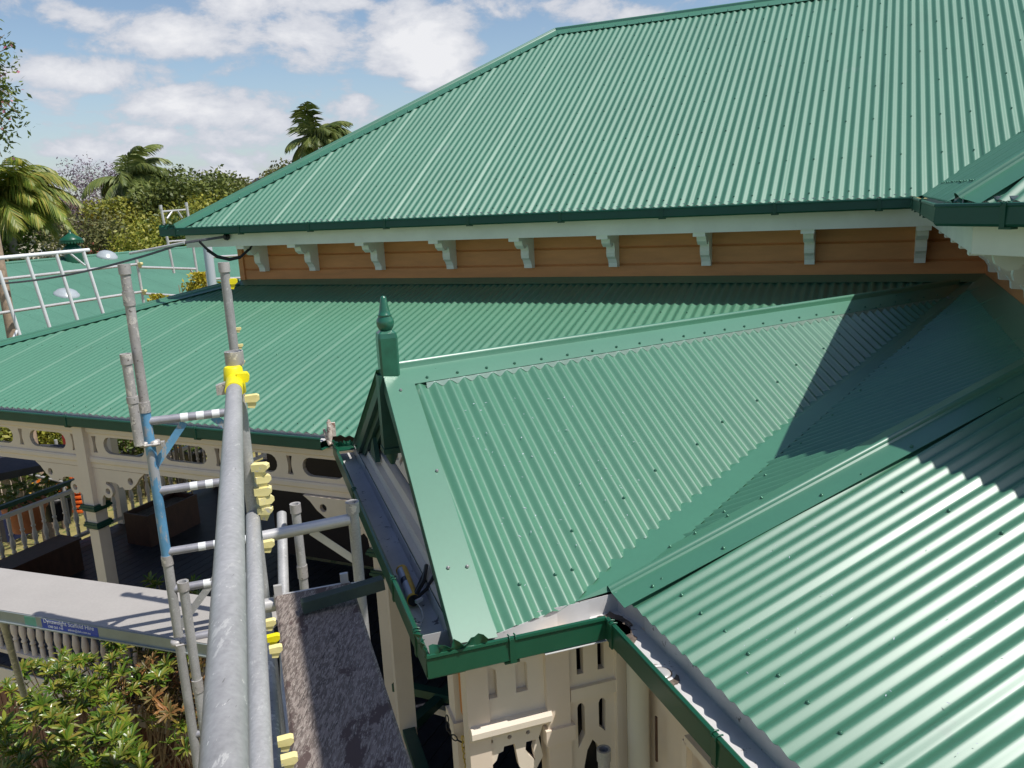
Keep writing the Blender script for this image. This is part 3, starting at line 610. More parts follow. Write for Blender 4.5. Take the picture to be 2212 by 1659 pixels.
# barge cappings and barge boards
bo0, bo1 = onG(4.14, .635), onG(2.715, .60); bi0, bi1 = onG(4.10, .785), onG(2.725, .775)
bc = strip([bo0+nG*.014, bo1+nG*.014], [bi0+nG*.013, bi1+nG*.013], gr, 'barge_capping', 'flash', .002)
screws([p+nG*.017 for p in (onG(3.02, .665), onG(3.02, .745), onG(4.0, .70), onG(3.5, .75))], nG, bc, 'screwz')
strip([bo0+nG*.014, bo1+nG*.014], [bo0-aN*.002-aZ*.03, bo1-aN*.002-aZ*.03], gr, 'barge_edge', 'gutter', .002)
b = MB(); b.bar(onG(4.12, .645)-aZ*.035, onG(2.74, .645)-aZ*.035, .025, .05, nG); b.build('barge_board', 'dkgreen', gr)
strip([onGL(4.14, .61)+nGL*.012, onGL(5.53, .60)+nGL*.012], [onGL(4.14, .72)+nGL*.012, onGL(5.53, .72)+nGL*.012], glo, 'barge_capping', 'flash')
for k, (dn, dz) in enumerate([(.635, .055), (.665, .10), (.70, .145), (.73, .20)]):
    b = MB(); b.bar(onGL(4.14, dn)-aZ*dz, onGL(5.44-.0*k, dn)-aZ*dz, .026, .05, nGL); b.build('barge_moulding', 'dkgreen', glo)
    if k < 2: b = MB(); b.bar(onG(4.14, dn+.02)-aZ*(dz-.02), onG(2.95, dn+.02)-aZ*(dz-.02), .02, .03, nG); b.build('barge_moulding', 'dkgreen', gr)
b = MB(); b.bar(onGL(4.14, .78)-aZ*.06, onGL(5.36, .78)-aZ*.06, .30, .02, nGL); b.build('eave_lining', 'dkgreen', glo)
# king post, spandrel and tympanum
b = MB(); b.box(V(4.14, .655, -1.03), aR*.045, aN*.045, aZ*.20); b.box(V(4.14, .655, -1.235), aR*.055, aN*.05, aZ*.015); b.lathe(V(4.14, .655, -1.25), -aZ, [(.035, 0), (.03, .03), (.012, .07)], 12); b.build('king_post', 'dkgreen', gr)
b = MB(); b.panel([(-.62, 0), (.62, 0), (.0, .34)], [[(-.28, .03), (-.30, .05), (-.10, .17), (-.07, .15)], [(.28, .03), (.30, .05), (.10, .17), (.07, .15)], [(-.42, .025), (-.44, .04), (-.33, .075), (-.31, .06)], [(.42, .025), (.44, .04), (.33, .075), (.31, .06)]], V(4.14, .74, -1.46), aR, aZ, aN, .02); b.build('gable_fretwork', 'cream2', gr)
for rr_, s_ in ((3.30, 1), (4.98, -1)):
    b = MB(); b.panel([(-.11, 0), (.11, 0), (.05*s_, .17)], [], V(rr_, .665, -1.53), aR, aZ, aN, .03); b.build('spandrel_bracket', 'dkgreen', gr)
# stepped boards under the gable
for k, (n0, n1x, zt, zb) in enumerate([(.634, .668, -1.618, -1.76), (.669, .702, -1.556, -1.75), (.703, .75, -1.486, -1.74)]):
    rl = (2.80, 2.90, 3.02)[k]; b = MB(); b.box(V((rl+5.44)/2, (n0+n1x)/2, (zt+zb)/2), aR*(5.44-rl)/2, aN*(n1x-n0)/2, aZ*(zt-zb)/2); b.build('gable_beam', 'cream2', gr)
# valley tray
e0, e1 = vfoot+vdir*.0, vtop
vl0 = V(2.85, 1.15, -1.610)
strip([vl0, e0+voff*.12+vdir*.10-aZ*.012, e1+voff*.06-aZ*.01], [foot-hd*.01+vup*.004, e0+vside*.085+vdir*.22+vup*.006, e1+vside*.085+vup*.006], gr, 'valley_tray', 'flash')
us = [V(2.735, .76, -1.612), V(2.85, 1.14, -1.614), foot-aZ*.012+aR*.0]
strip(us, [V(p.dot(aR), p.dot(aN), -1.696) for p in us], g_corner if False else gr, 'gutter_upstand', 'zinc')
us2 = [foot-aZ*.014, V(2.66, 1.385, -1.612)]
strip(us2, [V(p.dot(aR), p.dot(aN), -1.696) for p in us2], gr, 'gutter_upstand', 'zinc')
b = MB(); b.box(V(2.795, 1.16, -1.6955), aR*.138, aN*.215, aZ*.0015); b.build('corner_tray', 'zinc', gr)
# finial
fi = V(4.14, .675, -.86)
b = MB(); s_ = .050; H = .25; pr = [(-s_, -s_), (s_, -s_), (s_, s_), (-s_, s_)]; c_ = .010
oc = [(-s_+c_, -s_), (s_-c_, -s_), (s_, -s_+c_), (s_, s_-c_), (s_-c_, s_), (-s_+c_, s_), (-s_, s_-c_), (-s_, -s_+c_)]
rings = []
for z_, k_ in ((-.06, .8), (0, .86), (.03, .98), (H*.5, 1), (H-.03, 1.0), (H-.005, .92), (H+.008, .6)): rings.append([fi+aR*x*k_+aN*y*k_+aZ*z_ for x, y in oc])
b.add([p for r_ in rings for p in r_], [(i*8+k, i*8+(k+1) % 8, (i+1)*8+(k+1) % 8, (i+1)*8+k) for i in range(6) for k in range(8)]); b.add(rings[-1], [tuple(range(8))]); fp = b.build('finial_post', 'finial', house)
b = MB(); z0 = H+.008
b.lathe(fi+aZ*z0, aZ, [(.026, -.004), (.034, .004), (.043, .020), (.046, .038), (.043, .056), (.034, .070), (.034, .074), (.037, .077), (.031, .082), (.026, .104), (.020, .138), (.0165, .162), (.013, .171), (.006, .176)], 24); b.build('finial_turning', 'finial', fp)
b = MB()
for k in range(9): b.lathe(fi+aN*.055+aR*(-.05+.0125*k)+aZ*(.0+.004*(k % 2)), aZ, [(.009, -.006), (.011, 0), (.005, .006)], 8)
b.build('sealant', 'dome', fp)
# lower gutters
gutter(U(10.3, 4.605, -1.60), U(3.62, 4.605, -1.60), -aY, house, depth=.09, width=.13, clips=[.15, .37, .60, .82], ld=.030, backup=-.001)
g1 = gutter(V(5.72, .487, -1.60), V(2.675, .487, -1.60), -aN, house, mt='gutter_new', depth=.10, width=.145, backup=-.022, clips=[.36, .78, .94])
g2 = gutter(V(2.665, .487, -1.60), V(2.665, 1.205, -1.60), -aR, house, mt='gutter_new', depth=.10, width=.165, backup=-.004, clips=[.46])
g3 = gutter(V(2.66, 1.205, -1.60), V(-2.2, 1.205, -1.60), -aN, house, mt='gutter_new', depth=.10, width=.172, backup=-.018, clips=[.01, .16, .33, .5])
# silt and the outlet hole in the right hand gutter
def blob(c, e1, e2, ra_, rb_, name, mt, parent, seed=1, nn_=22, h=.004, jag=.25):
    rs = random.Random(seed); b = MB(); P = [c+e1*ra_*(1+rs.uniform(-jag, jag))*cos(2*pi*k/nn_)+e2*rb_*(1+rs.uniform(-jag, jag))*sin(2*pi*k/nn_) for k in range(nn_)]
    b.add(P+[p+aZ*h for p in P], [tuple(range(nn_, 2*nn_))]+[(k, (k+1) % nn_, nn_+(k+1) % nn_, nn_+k) for k in range(nn_)]); return b.build(name, mt, parent)
zb_ = -1.60-.10+.0072
blob(V(2.70, 1.27, zb_), aR, aN, .11, .055, 'silt', 'dirt', g3, 3, h=.006)
blob(V(2.76, 1.29, zb_), aR, aN, .09, .06, 'silt', 'dirt', g3, 13, h=.006)
blob(V(2.36, 1.285, zb_), aR, aN, .075, .05, 'silt', 'dirt', g3, 4, jag=.15)
b = MB(); b.lathe(V(2.37, 1.285, zb_+.003), aZ, [(.055, 0), (.052, .004), (.044, .004), (.040, -.001), (.02, -.0015)], 28); b.build('outlet', 'zinc', g3)
b = MB(); b.lathe(V(2.37, 1.285, zb_+.0035), aZ, [(.036, 0), (.034, .0035), (.02, .004)], 28); b.build('outlet_cover', 'alu', g3)
# torn flashing patches at the two corners of the gable gutter
def patch(pts, name, mt, parent, t=.002, loc=None): b = MB(); b.add(pts, [tuple(range(len(pts)))]); o = b.build(name, mt, parent, fix=False); solid(o, t); return o
def crumple(p, q, e, h, name, mt, parent, seed=1, n_=14, amp=.02):
    """torn upright strip of sheet: straight lower edge p-q, ragged upper edge"""
    rs = random.Random(seed); A_ = []; B_ = []; Cc = []
    for i in range(n_+1):
        o = lerp(p, q, i/n_); A_.append(o); B_.append(o+aZ*h*.5+e*rs.uniform(-.3, .3)*amp); Cc.append(o+aZ*(h+rs.uniform(-.6, .6)*h*.6)+e*rs.uniform(-1, 1)*amp)
    b = MB(); m = n_+1; b.add(A_+B_+Cc, [(i, i+1, m+i+1, m+i) for i in range(n_)]+[(m+i, m+i+1, 2*m+i+1, 2*m+i) for i in range(n_)], True); o = b.build(name, mt, parent, fix=False); solid(o, .0016); return o
crumple(V(2.665, .50, -1.605), V(2.665, .72, -1.60), aR, .035, 'torn_flashing', 'gutter_new', g2, 5)
crumple(V(2.66, .485, -1.605), V(2.78, .482, -1.60), aN, .03, 'torn_flashing', 'gutter_new', g2, 6)
crumple(V(5.72, .50, -1.61), V(5.45, .485, -1.60), aN, .03, 'torn_flashing', 'gutter_new', g1, 7)
crumple(V(5.62, .49, -1.61), V(5.56, .64, -1.60), aR, .035, 'torn_flashing', 'gutter_new', g1, 8)
b = MB(); b.box(V(5.60, .555, -1.612), aR*.09, aN*.06, aZ*.003); b.build('flashing_patch', 'gutter_new', g1)
crumple(U(7.66, EY-.07, LZ), U(7.62, EY+.15, LZ), aX, .05, 'torn_flashing', 'gutter', house, 9, amp=.08)
crumple(U(7.66, EY-.07, LZ), U(7.40, EY-.08, LZ), aY, .045, 'torn_flashing', 'gutter', house, 10, amp=.05)
# ------------------------------------------------------------------ fretwork verandah
def stadium(x0, x1, z0, z1, k=7):
    r = min((z1-z0)/2, (x1-x0)/2); cz = (z0+z1)/2
    return [(x1-r+r*cos(a), cz+(z1-z0)/2*sin(a)) for a in [-pi/2+pi*i/k for i in range(k+1)]]+[(x0+r+r*cos(a), cz+(z1-z0)/2*sin(a)) for a in [pi/2+pi*i/k for i in range(k+1)]]
def bowtie(x, z0, z1, w_=.055):
    P = []; m = 5
    for i in range(m+1): t_ = i/m; P.append((x+w_/2*(.55+.45*abs(2*t_-1)**1.5), z0+(z1-z0)*t_))
    for i in range(m+1): t_ = 1-i/m; P.append((x-w_/2*(.55+.45*abs(2*t_-1)**1.5), z0+(z1-z0)*t_))
    return P
FYY = 4.755; FR = thing
def frieze(x0, x1, holes, o, eu, en, parent=None):
    b = MB(); b.panel([(x0, -2.00), (x1, -2.00), (x1, -1.69), (x0, -1.69)], holes, o, eu, aZ, en, .034); f = b.build('frieze', 'cream', parent or house)
    b = MB(); b.extr([(.046, -1.985), (.052, -2.0), (.052, -2.03), (.040, -2.045), (.040, -2.085), (-.02, -2.085), (-.02, -1.985)], o+eu*x0, o+eu*x1, en, aZ); b.build('frieze_rail', 'cream', f)
    b = MB(); b.extr([(.05, -1.70), (.05, -1.76), (.035, -1.775), (-.01, -1.775), (-.01, -1.70)], o+eu*x0, o+eu*x1, en, aZ); b.build('frieze_rail', 'cream', f); return f
hs = []
for a_, c_ in ((6.96, 6.49), (7.66, 7.19), (8.36, 7.89), (9.06, 8.59), (9.7, 9.29), (6.02, 5.54), (5.32, 4.85), (4.62, 4.14), (3.90, 3.52)): hs.append(stadium(c_, a_, -1.945, -1.795))
for x_ in (7.08, 7.775, 8.475, 9.175, 6.39, 6.13, 5.43, 4.735, 4.02): hs.append(bowtie(x_, -1.945, -1.795))
frieze(3.40, 10.05, hs, U(0, FYY, 0), aX, -aY)
sidehs = [stadium(5.0+.75*k, 5.45+.75*k, -1.945, -1.795) for k in range(9)]+[bowtie(5.6+.75*k, -1.945, -1.795) for k in range(8)]
frieze(4.75, 12.0, sidehs, U(10.05, 0, 0), aY, aX)
def circ(cx, cz, r, k=14): return [(cx+r*cos(2*pi*i/k), cz+r*sin(2*pi*i/k)) for i in range(k)]
def post(o, eu, en, ztop=-1.70, zb=-4.35, parent=None, left=True, right=True, s=.062):
    b = MB(); b.box(o+aZ*((ztop-2.46)/2), eu*s, en*s, aZ*((ztop+2.46)/2)); p_ = b.build('post', 'cream', parent or house)
    b = MB(); b.box(o+aZ*((-2.66+zb)/2), eu*(s-.004), en*(s-.004), aZ*((-2.66-zb)/2)); b.box(o+aZ*-2.54, eu*(s-.002), en*(s-.002), aZ*.10); b.build('post_shaft', 'cream', p_)
    for z_, k_ in ((-2.455, 1.0), (-2.62, .9)):
        b = MB()
        for (dz, w_) in ((0, 1.55*k_), (.018, 1.42*k_), (-.018, 1.28*k_)): b.box(o+aZ*(z_+dz), eu*s*w_, en*s*w_, aZ*.0105)
        b.build('post_moulding', 'dkgreen', p_)
    for sg in ((1,) if not right else (1, -1)) if left else (-1,):
        P = [(0, -2.09), (.62, -2.09), (.56, -2.13), (.50, -2.20), (.43, -2.25), (.36, -2.26), (.33, -2.235), (.30, -2.245), (.28, -2.215), (.24, -2.205), (.14, -2.205), (.135, -2.23)]
        P += [(.14+.062*cos(a), -2.295+.062*sin(a)) for a in [pi/2.2-i*pi*1.25/8 for i in range(9)]]+[(.06, -2.37), (.05, -2.44), (0, -2.44)]
        b = MB(); b.panel([(x*sg, z) for x, z in P], [[(x*sg, z) for x, z in circ(.44, -2.175, .032)], [(x*sg, z) for x, z in circ(.145, -2.295, .028)]], o-en*.016+eu*s*sg*.98, eu, aZ, en, .032); b.build('post_bracket', 'cream', p_)
    return p_
post(U(6.26, FYY-.02, 0), aX, -aY); post(U(10.02, FYY-.02, 0), aX, -aY, left=False); post(U(3.22, FYY-.05, 0), aX, -aY, right=False)
post(U(10.03, 8.0, 0), aY, aX); post(U(10.03, 11.2, 0), aY, aX)
# turned balusters
BAL = [(.018, 0), (.018, .10), (.013, .115), (.022, .13), (.022, .14), (.014, .155), (.024, .21), (.026, .25), (.018, .32), (.012, .36), (.021, .375), (.021, .39), (.013, .40), (.017, .43), (.018, .50), (.018, .62)]
balmesh = None
def baluster(o, parent, s=1.35, h=1.0):
    global balmesh
    if balmesh is None:
        b = MB(); b.lathe(Vector((0, 0, 0)), aZ, BAL, 12); t_ = b.build('baluster', 'cream'); balmesh = t_.data; bpy.data.objects.remove(t_)
    x = bpy.data.objects.new('baluster', balmesh); C.objects.link(x); x.parent = parent; x.location = o-world(parent); x.scale = (s, s, h); return x
def railing(p, q, parent, n_, zb=-4.22, h=.62, skip=(), top=True):
    d = (q-p); b = MB(); b.bar(p+aZ*(zb-.02), q+aZ*(zb-.02), .07, .04); b.bar(p+aZ*(zb+h+.02), q+aZ*(zb+h+.02), .065, .045); r_ = b.build('railing', 'cream', parent)
    b = MB(); b.bar(p+aZ*(zb+h+.15), q+aZ*(zb+h+.15), .06, .05); b.build('handrail', 'dkgreen', r_)
    for k in range(n_): baluster(lerp(p, q, (k+.5)/n_)+aZ*zb, r_)
    return r_
railing(U(9.95, 4.78, 0), U(6.34, 4.78, 0), house, 28); railing(U(6.18, 4.78, 0), U(4.4, 4.78, 0), house, 13)
railing(U(9.98, 4.82, 0), U(9.98, 7.92, 0), house, 20); railing(U(9.98, 8.08, 0), U(9.98, 11.1, 0), house, 20)
# deck, floor frame and batten skirt
b = MB(); x_ = 10.1
while x_ > -1.0: b.box(U(x_-.068, 6.25, -4.372), aX*.066, aY*1.56, aZ*.012); x_ -= .14
b.build('deck_boards', 'deck', house)
b = MB(); b.box(U(8.4, 10.4, -4.372), aX*1.7, aY*2.6, aZ*.012); b.build('deck_boards', 'deck', house)
b = MB(); b.box(V(2.6, 3.2, -4.41), aR*2.6, aN*2.2, aZ*.012); b.build('deck_boards', 'deck', house)
b = MB(); b.box(U(7.0, 4.70, -4.50), aX*3.1, aY*.02, aZ*.11); b.build('floor_fascia', 'cream2', house)
b = MB(); x_ = 10.0
while x_ > 3.0: b.box(U(x_, 4.74, -5.22), aX*.040, aY*.012, aZ*.60); x_ -= .094
b.build('batten_skirt', 'batten', house)
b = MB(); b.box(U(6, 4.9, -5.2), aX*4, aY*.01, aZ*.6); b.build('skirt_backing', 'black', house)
# timber bench and planter boxes on the deck (loose furniture)
def crate(loc_, e1, e2, l, w_, h, name, label, cat, open_=True):
    t = thing(name, label, cat, loc_); o = loc_
    b = MB()
    for s_ in (-1, 1): b.box(o+e2*s_*(w_/2-.012)+aZ*h/2, e1*l/2, e2*.012, aZ*h/2); b.box(o+e1*s_*(l/2-.012)+aZ*h/2, e1*.012, e2*(w_/2-.025), aZ*h/2)
    b.build('side_panel', 'brown', t)
    b = MB(); b.box(o+aZ*(h*(.82 if open_ else 1.0)), e1*(l/2-.03 if open_ else l/2+.02), e2*(w_/2-.03 if open_ else w_/2+.02), aZ*.012); b.build('soil' if open_ else 'lid', 'dirt' if open_ else 'brown', t); return t
crate(U(9.35, 5.85, -4.36), aY, aX, 1.55, .36, .42, 'timber_bench', 'long dark brown timber bench along the verandah railing behind the cream post', 'bench', False)
crate(U(9.1, 7.9, -4.36), aY, aX, .9, .45, .45, 'planter_box', 'dark brown timber box on the shaded deck right of the cream post', 'planter box', True)
# porch corner: posts, panels, pipes, wall under the gable and splay
def pst(r, n_, name='corner_post', zt=-1.72, zb=-4.4, s=.055, mt='cream', mould=True, cz=None):
    b = MB(); b.box(V(r, n_, (zt+zb)/2), aR*s, aN*s, aZ*(zt-zb)/2)
    p_ = b.build(name, mt, house)
    for zz in ((zt+.0, zt-.42) if mould else ()):
        b = MB(); b.box(V(r, n_, zz), aR*(s+.014), aN*(s+.014), aZ*.035); b.build('post_block', mt, p_)
    return p_
pst(4.72, .70); pst(3.02, .70); pst(2.83, .70, s=.045, mould=False); pst(2.82, 1.035, s=.05)
b = MB(); b.box(V(3.9, .70, -3.45), aR*.8, aN*.03, aZ*.03); b.build('porch_rail', 'cream', house)
b = MB(); b.box(V(3.9, .70, -3.30), aR*.8, aN*.04, aZ*.025); b.build('porch_handrail', 'dkgreen', house)
prl = MB(); prl.box(V(3.9, .70, -4.25), aR*.8, aN*.03, aZ*.03); prl = prl.build('porch_bottom_rail', 'cream', house)
for k in range(11): baluster(V(3.2+.14*k, .70, -4.22), prl, h=1.2)
b = MB(); b.bar(V(5.30, .72, -3.35), V(4.75, 1.35, -3.35), .07, .06); b.bar(V(4.70, .60, -3.37), V(5.15, 1.12, -3.37), .07, .06); b.build('stair_handrail', 'dkgreen', house)
b = MB(); b.bar(V(5.1, .95, -3.47), V(4.75, 1.30, -3.47), .05, .05); b.build('stair_rail', 'cream', house)
# side panel under the gable gutter, with niches
def arch(x0, x1, z0, z1, k=8):
    r = (x1-x0)/2; cx = (x0+x1)/2; return [(x0, z0), (x1, z0)]+[(cx+r*cos(a), z1-r+r*sin(a)) for a in [pi*i/k for i in range(k+1)]]
b = MB(); b.panel([(.67, -2.02), (.985, -2.02), (.985, -1.70), (.67, -1.70)], [arch(.735, .785, -1.925, -1.79), arch(.865, .915, -1.925, -1.79)], V(2.83, 0, 0), aN, aZ, -aR, .03); sp = b.build('side_panel', 'cream2', house)
b = MB(); b.box(V(2.838, .828, -1.86), aR*.006, aN*.155, aZ*.16); b.build('niche_back', 'cream2', sp)
b = MB(); b.box(V(2.86, .662, -1.87), aR*.06, aN*.004, aZ*.16); b.build('panel_edge', 'orange', sp)
b = MB(); b.extr([(0, -2.02), (.035, -2.02), (.045, -2.035), (.045, -2.06), (.03, -2.07), (.02, -2.085), (-.02, -2.085), (-.02, -2.02)], V(2.80, .66, 0), V(2.80, 1.0, 0), -aR, aZ); b.build('panel_moulding', 'cream2', sp)
P = [(.68, -2.085), (.975, -2.085), (.95, -2.15), (.965, -2.24), (.93, -2.30), (.905, -2.34), (.86, -2.26), (.845, -2.15), (.80, -2.15), (.795, -2.17), (.775, -2.175), (.765, -2.205), (.72, -2.245), (.70, -2.17), (.69, -2.165)]
b = MB(); b.panel(P, [circ(.745, -2.113, .010, 8), circ(.825, -2.113, .010, 8), circ(.905, -2.113, .010, 8), [(.895, -2.155), (.94, -2.155), (.925, -2.20), (.93, -2.25), (.905, -2.22), (.89, -2.19)]], V(2.825, 0, 0), aN, aZ, -aR, .03); b.build('fret_bracket', 'cream2', sp)
holes = [arch(1.128, 1.158, -1.905, -1.77), arch(1.222, 1.252, -1.905, -1.77), [(1.125, -2.25), (1.158, -2.19), (1.158, -2.06), (1.15, -2.045), (1.14, -2.04), (1.13, -2.045), (1.125, -2.06)], [(1.222, -2.17), (1.25, -2.20), (1.255, -2.06), (1.247, -2.045), (1.237, -2.04), (1.228, -2.045), (1.222, -2.06)],
         [(1.14, -2.44), (1.15, -2.34), (1.165, -2.27), (1.19, -2.225), (1.215, -2.26), (1.225, -2.31), (1.25, -2.32), (1.262, -2.36), (1.262, -2.44)]]
b = MB(); b.panel([(1.09, -2.48), (1.345, -2.48), (1.345, -1.70), (1.09, -1.70)], holes, V(2.83, 0, 0), aN, aZ, -aR, .035); sp2 = b.build('fretwork_screen', 'cream2', house)
b = MB(); b.box(V(2.787, 1.215, -1.985), aR*.012, aN*.125, aZ*.028); b.build('screen_rail', 'cream2', sp2)
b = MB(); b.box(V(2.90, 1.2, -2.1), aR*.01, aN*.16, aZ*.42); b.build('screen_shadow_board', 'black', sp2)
b = MB(); b.box(V(2.79, 1.318, -2.1), aR*.02, aN*.022, aZ*.40); b.build('screen_stile', 'cream2', sp2)
b = MB(); b.tube(V(2.655, 1.335, -1.70), V(2.655, 1.335, -5.6), .045, 28); b.build('downpipe', 'pvc', house)
board(V(2.80, 1.40, 0), V(-2.2, 1.40, 0), -1.70, -5.6, .04, -aN, 'porch_wall', 'cream')
b = MB(); 
for (r0, r1, z0, z1) in ((2.30, 1.2, -1.93, -1.955),): b.box(V((r0+r1)/2, 1.352, z0), aR*(r0-r1)/2, aN*.012, aZ*.016); b.box(V(r0, 1.352, -2.8), aR*.016, aN*.012, aZ*.86)
b.build('wall_frame', 'cream', house)
b = MB(); b.box(V(2.545, 1.358, -2.10), aR*.006, aN*.003, aZ*.10); b.build('wall_crack', 'brown', house)
# ceiling shade under the porch: floor of the roof space
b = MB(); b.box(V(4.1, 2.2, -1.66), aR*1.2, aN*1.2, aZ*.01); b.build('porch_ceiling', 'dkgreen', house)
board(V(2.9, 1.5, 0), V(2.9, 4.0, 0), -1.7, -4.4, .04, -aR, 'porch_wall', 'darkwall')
# white downpipe at the left corner and small chimney flue parts
b = MB(); pA = onY(446, 505, 7.9); pA = onY(447, 525, 8.45); pA.z = -.2; b.tube(pA, pA-aZ*1.1, .06, 24); b.build('downpipe', 'pipe', house)
# service cable
b = MB(); att = U(6.78, FY-.05, -.215)
b.lathe(att+aY*.03, -aY, [(.035, 0), (.04, .012), (.03, .03), (.034, .04), (.02, .055)], 16); b.build('cable_insulator', 'black', house)
def cat(p, q, sag, n_=24): return [lerp(p, q, i/n_)-aZ*sag*4*(i/n_)*(1-i/n_) for i in range(n_+1)]
cend = onX(-60, 615, 13.0); mid = onY(400, 525, 7.05); mid2 = onX(300, 560, 8.6)
b = MB(); c1 = [att, mid]+cat(mid, cend, .12, 20)[1:]; b.path(c1, .0095, 8); b.path([p+Vector((0, 0, .011))+aX*.006*sin(i*1.3) for i, p in enumerate(c1)], .0075, 8)
one(b, 'power_cable', 'cable', 'twisted grey overhead power cable running from the upper fascia out over the left', 'cable', att)
b = MB(); b.path([lerp(mid, cend, .02*k)+Vector((0, 0, .004)) for k in range(11)], .017, 10); b.build('cable_sleeve', 'zinc', bpy.data.objects['power_cable'])
lp = [onY(431, 523, 7.1), onY(448, 540, 7.2), onY(470, 555, 7.3), onY(497, 561, 7.35), onY(520, 556, 7.4), onY(540, 538, 7.5), onY(552, 515, 7.65)]
b = MB(); b.path(lp, .011, 8); b.path([p+aZ*.014 for p in lp], .009, 8); b.path([p-aZ*.012+aX*.01 for p in lp[1:]], .005, 8); b.build('looped_cable', 'black', bpy.data.objects['power_cable'])
# ================================================================== SCAFFOLD
TR = .02415
def collar(b, p, h=.055, r=.0285): b.tube(p-aZ*h, p, r, 22, hollow=True)
def standard(r, n_, zt, zb, label, mt='steel', joints=(), knobs=(), group=None, cr=.0265, name='scaffold_standard'):
    p = V(r, n_, zt); t = thing(name, label, 'scaffold pole', V(r, n_, zb), group)
    tr = TR*.9; b = MB(); b.tube(V(r, n_, zb), p, tr, 24, hollow=True); b.build('tube', mt, t)
    b = MB(); collar(b, p+aZ*.002, .045, cr); b.build('collar', 'steel2', t)
    for z_ in joints: b = MB(); b.tube(V(r, n_, z_-.035), V(r, n_, z_+.03), .0255, 22); b.build('collar', 'steel2', t)
    return t
def wedge(p, d, s, label, mt='yellow', group='yellow wedge clamps on the scaffold poles'):
    """cast V-pressing with a wedge: a tapered block with a lug"""
    t = thing('wedge_clamp', label, 'scaffold clamp', p, group); sd = d.cross(aZ).normalized(); b = MB()
    pr = [(-.030, -.012), (.020, -.016), (.034, -.004), (.034, .012), (.022, .018), (-.030, .016)]
    b.extr([(x*s, z*s) for x, z in pr], p-sd*.018*s, p+sd*.018*s, d, aZ); b.build('body', mt, t)
    b = MB(); b.extr([(x*s*.8, z*s*1.3-.026*s) for x, z in [(-.026, -.010), (.010, -.014), (.022, .0), (.016, .012), (-.026, .010)]], p-sd*.012*s, p+sd*.012*s, d, aZ); b.build('lug', mt, t); return t
G1 = 'scaffold poles standing on the ground'
standard(4.0, -.487, -.182, -.84, 'tall grey scaffold pole left of the blue ladder frame, its collared top above the roof', 'steel2', (-.33,), group=G1)
standard(4.06, -.07, -.205, -5.8, 'grey scaffold pole beyond the handrail, top level with the upper wall', 'steel', (), group=G1)
standard(2.86, -.052, -.442, -5.8, 'grey scaffold pole with open collared top behind the bright yellow clamp', 'steel', (), group=G1, cr=.031)
standard(3.88, .125, -1.37, -5.8, 'dark scaffold pole standing in the shade under the verandah roof', 'steel', (-1.72,), group=G1)
standard(3.08, .315, -1.115, -5.8, 'scaffold pole with collared top at the end of the transom above the plank', 'steel', (), group=G1)
standard(3.86, -.42, -1.66, -5.8, 'short grey scaffold pole with open top clamped beside the left pole', 'steel', (-2.2,), group=G1)
b = MB(); b.tube(V(3.95, -.528, -.575), V(3.95, -.528, -1.0), TR*.9, 22, hollow=True); b.tube(V(3.95, -.528, -.62), V(3.95, -.528, -.573), .0255, 22, hollow=True); b.tube(V(3.95, -.528, -.80), V(3.95, -.528, -.77), .0255, 22)
one(b, 'tube_offcut', 'steel2', 'short white spattered tube clamped to the tall left scaffold pole', 'scaffold tube', V(3.99, -.555, -1.02))
def coupler(p, label, s=.72, mt='steel2'):
    t = thing('swivel_coupler', label, 'coupler', p, 'steel couplers'); b = MB()
    for dx in (-.028, .028): b.lathe(p+aN*dx*s-aZ*.02*s, aZ, [(.024*s, 0), (.036*s, .004), (.038*s, .02*s), (.036*s, .036*s), (.024*s, .04*s)], 18)
    b.build('body', mt, t); b = MB(); b.tube(p-aR*.05*s-aN*.02, p-aR*.05*s+aN*.055, .008*s, 10); b.box(p-aR*.05*s+aN*.06, aR*.012, aN*.008, aZ*.012); b.build('bolt', mt, t); return t
coupler(V(4.0, -.49, -1.01), 'steel coupler joining the short tube to the left scaffold pole')
coupler(V(3.9, -.47, -1.98), 'steel coupler joining the two left poles beside the grey platform'); coupler(V(3.92, -.47, -2.75), 'steel coupler on the left poles low down among the shrub leaves')
def lerp(a_, b_, t_): return a_+(b_-a_)*t_
def frame(r, n0, n1_, zs, label, mt, brace=True, rung_mt='dullalu', ztop=-.84, zbot=-1.60):
    t = thing('ladder_frame', label, 'scaffold frame', V(r, n0, zs[-1]), 'scaffold ladder frames')
    b = MB(); b.tube(V(r, n0, ztop), V(r, n0, zbot), TR*.95, 22); b.build('upright', mt, t); b = MB(); b.tube(V(r, n0, ztop-.02), V(r, n0, ztop+.03), .0265, 22); b.build('collar', 'steel2', t)
    for z_ in zs:
        b = MB(); b.tube(V(r, n0, z_), V(r, n1_, z_), TR*.82, 20); ru = b.build('rung', rung_mt, t)
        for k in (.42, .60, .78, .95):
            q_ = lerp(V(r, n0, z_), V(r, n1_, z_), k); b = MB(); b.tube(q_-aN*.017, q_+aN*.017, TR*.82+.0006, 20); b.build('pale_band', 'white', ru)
    if brace:
        for (a_, c_) in brace: b = MB(); b.bar(a_, c_, .034, .006, aR); b.build('brace', mt, t)
    return t
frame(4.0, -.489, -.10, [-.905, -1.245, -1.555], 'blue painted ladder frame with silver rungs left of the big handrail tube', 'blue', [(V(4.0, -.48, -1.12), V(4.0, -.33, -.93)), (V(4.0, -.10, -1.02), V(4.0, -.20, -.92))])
frame(4.0, -.489, -.10, [-1.75, -2.02, -2.55], 'lower grey ladder frame standing beside the grey platform', 'steel', [(V(3.99, -.48, -1.95), V(3.99, -.28, -1.72)), (V(3.99, -.40, -2.4), V(3.99, -.22, -2.0)), (V(3.99, -.40, -2.95), V(3.99, -.18, -2.55))], ztop=-1.60, zbot=-5.8)
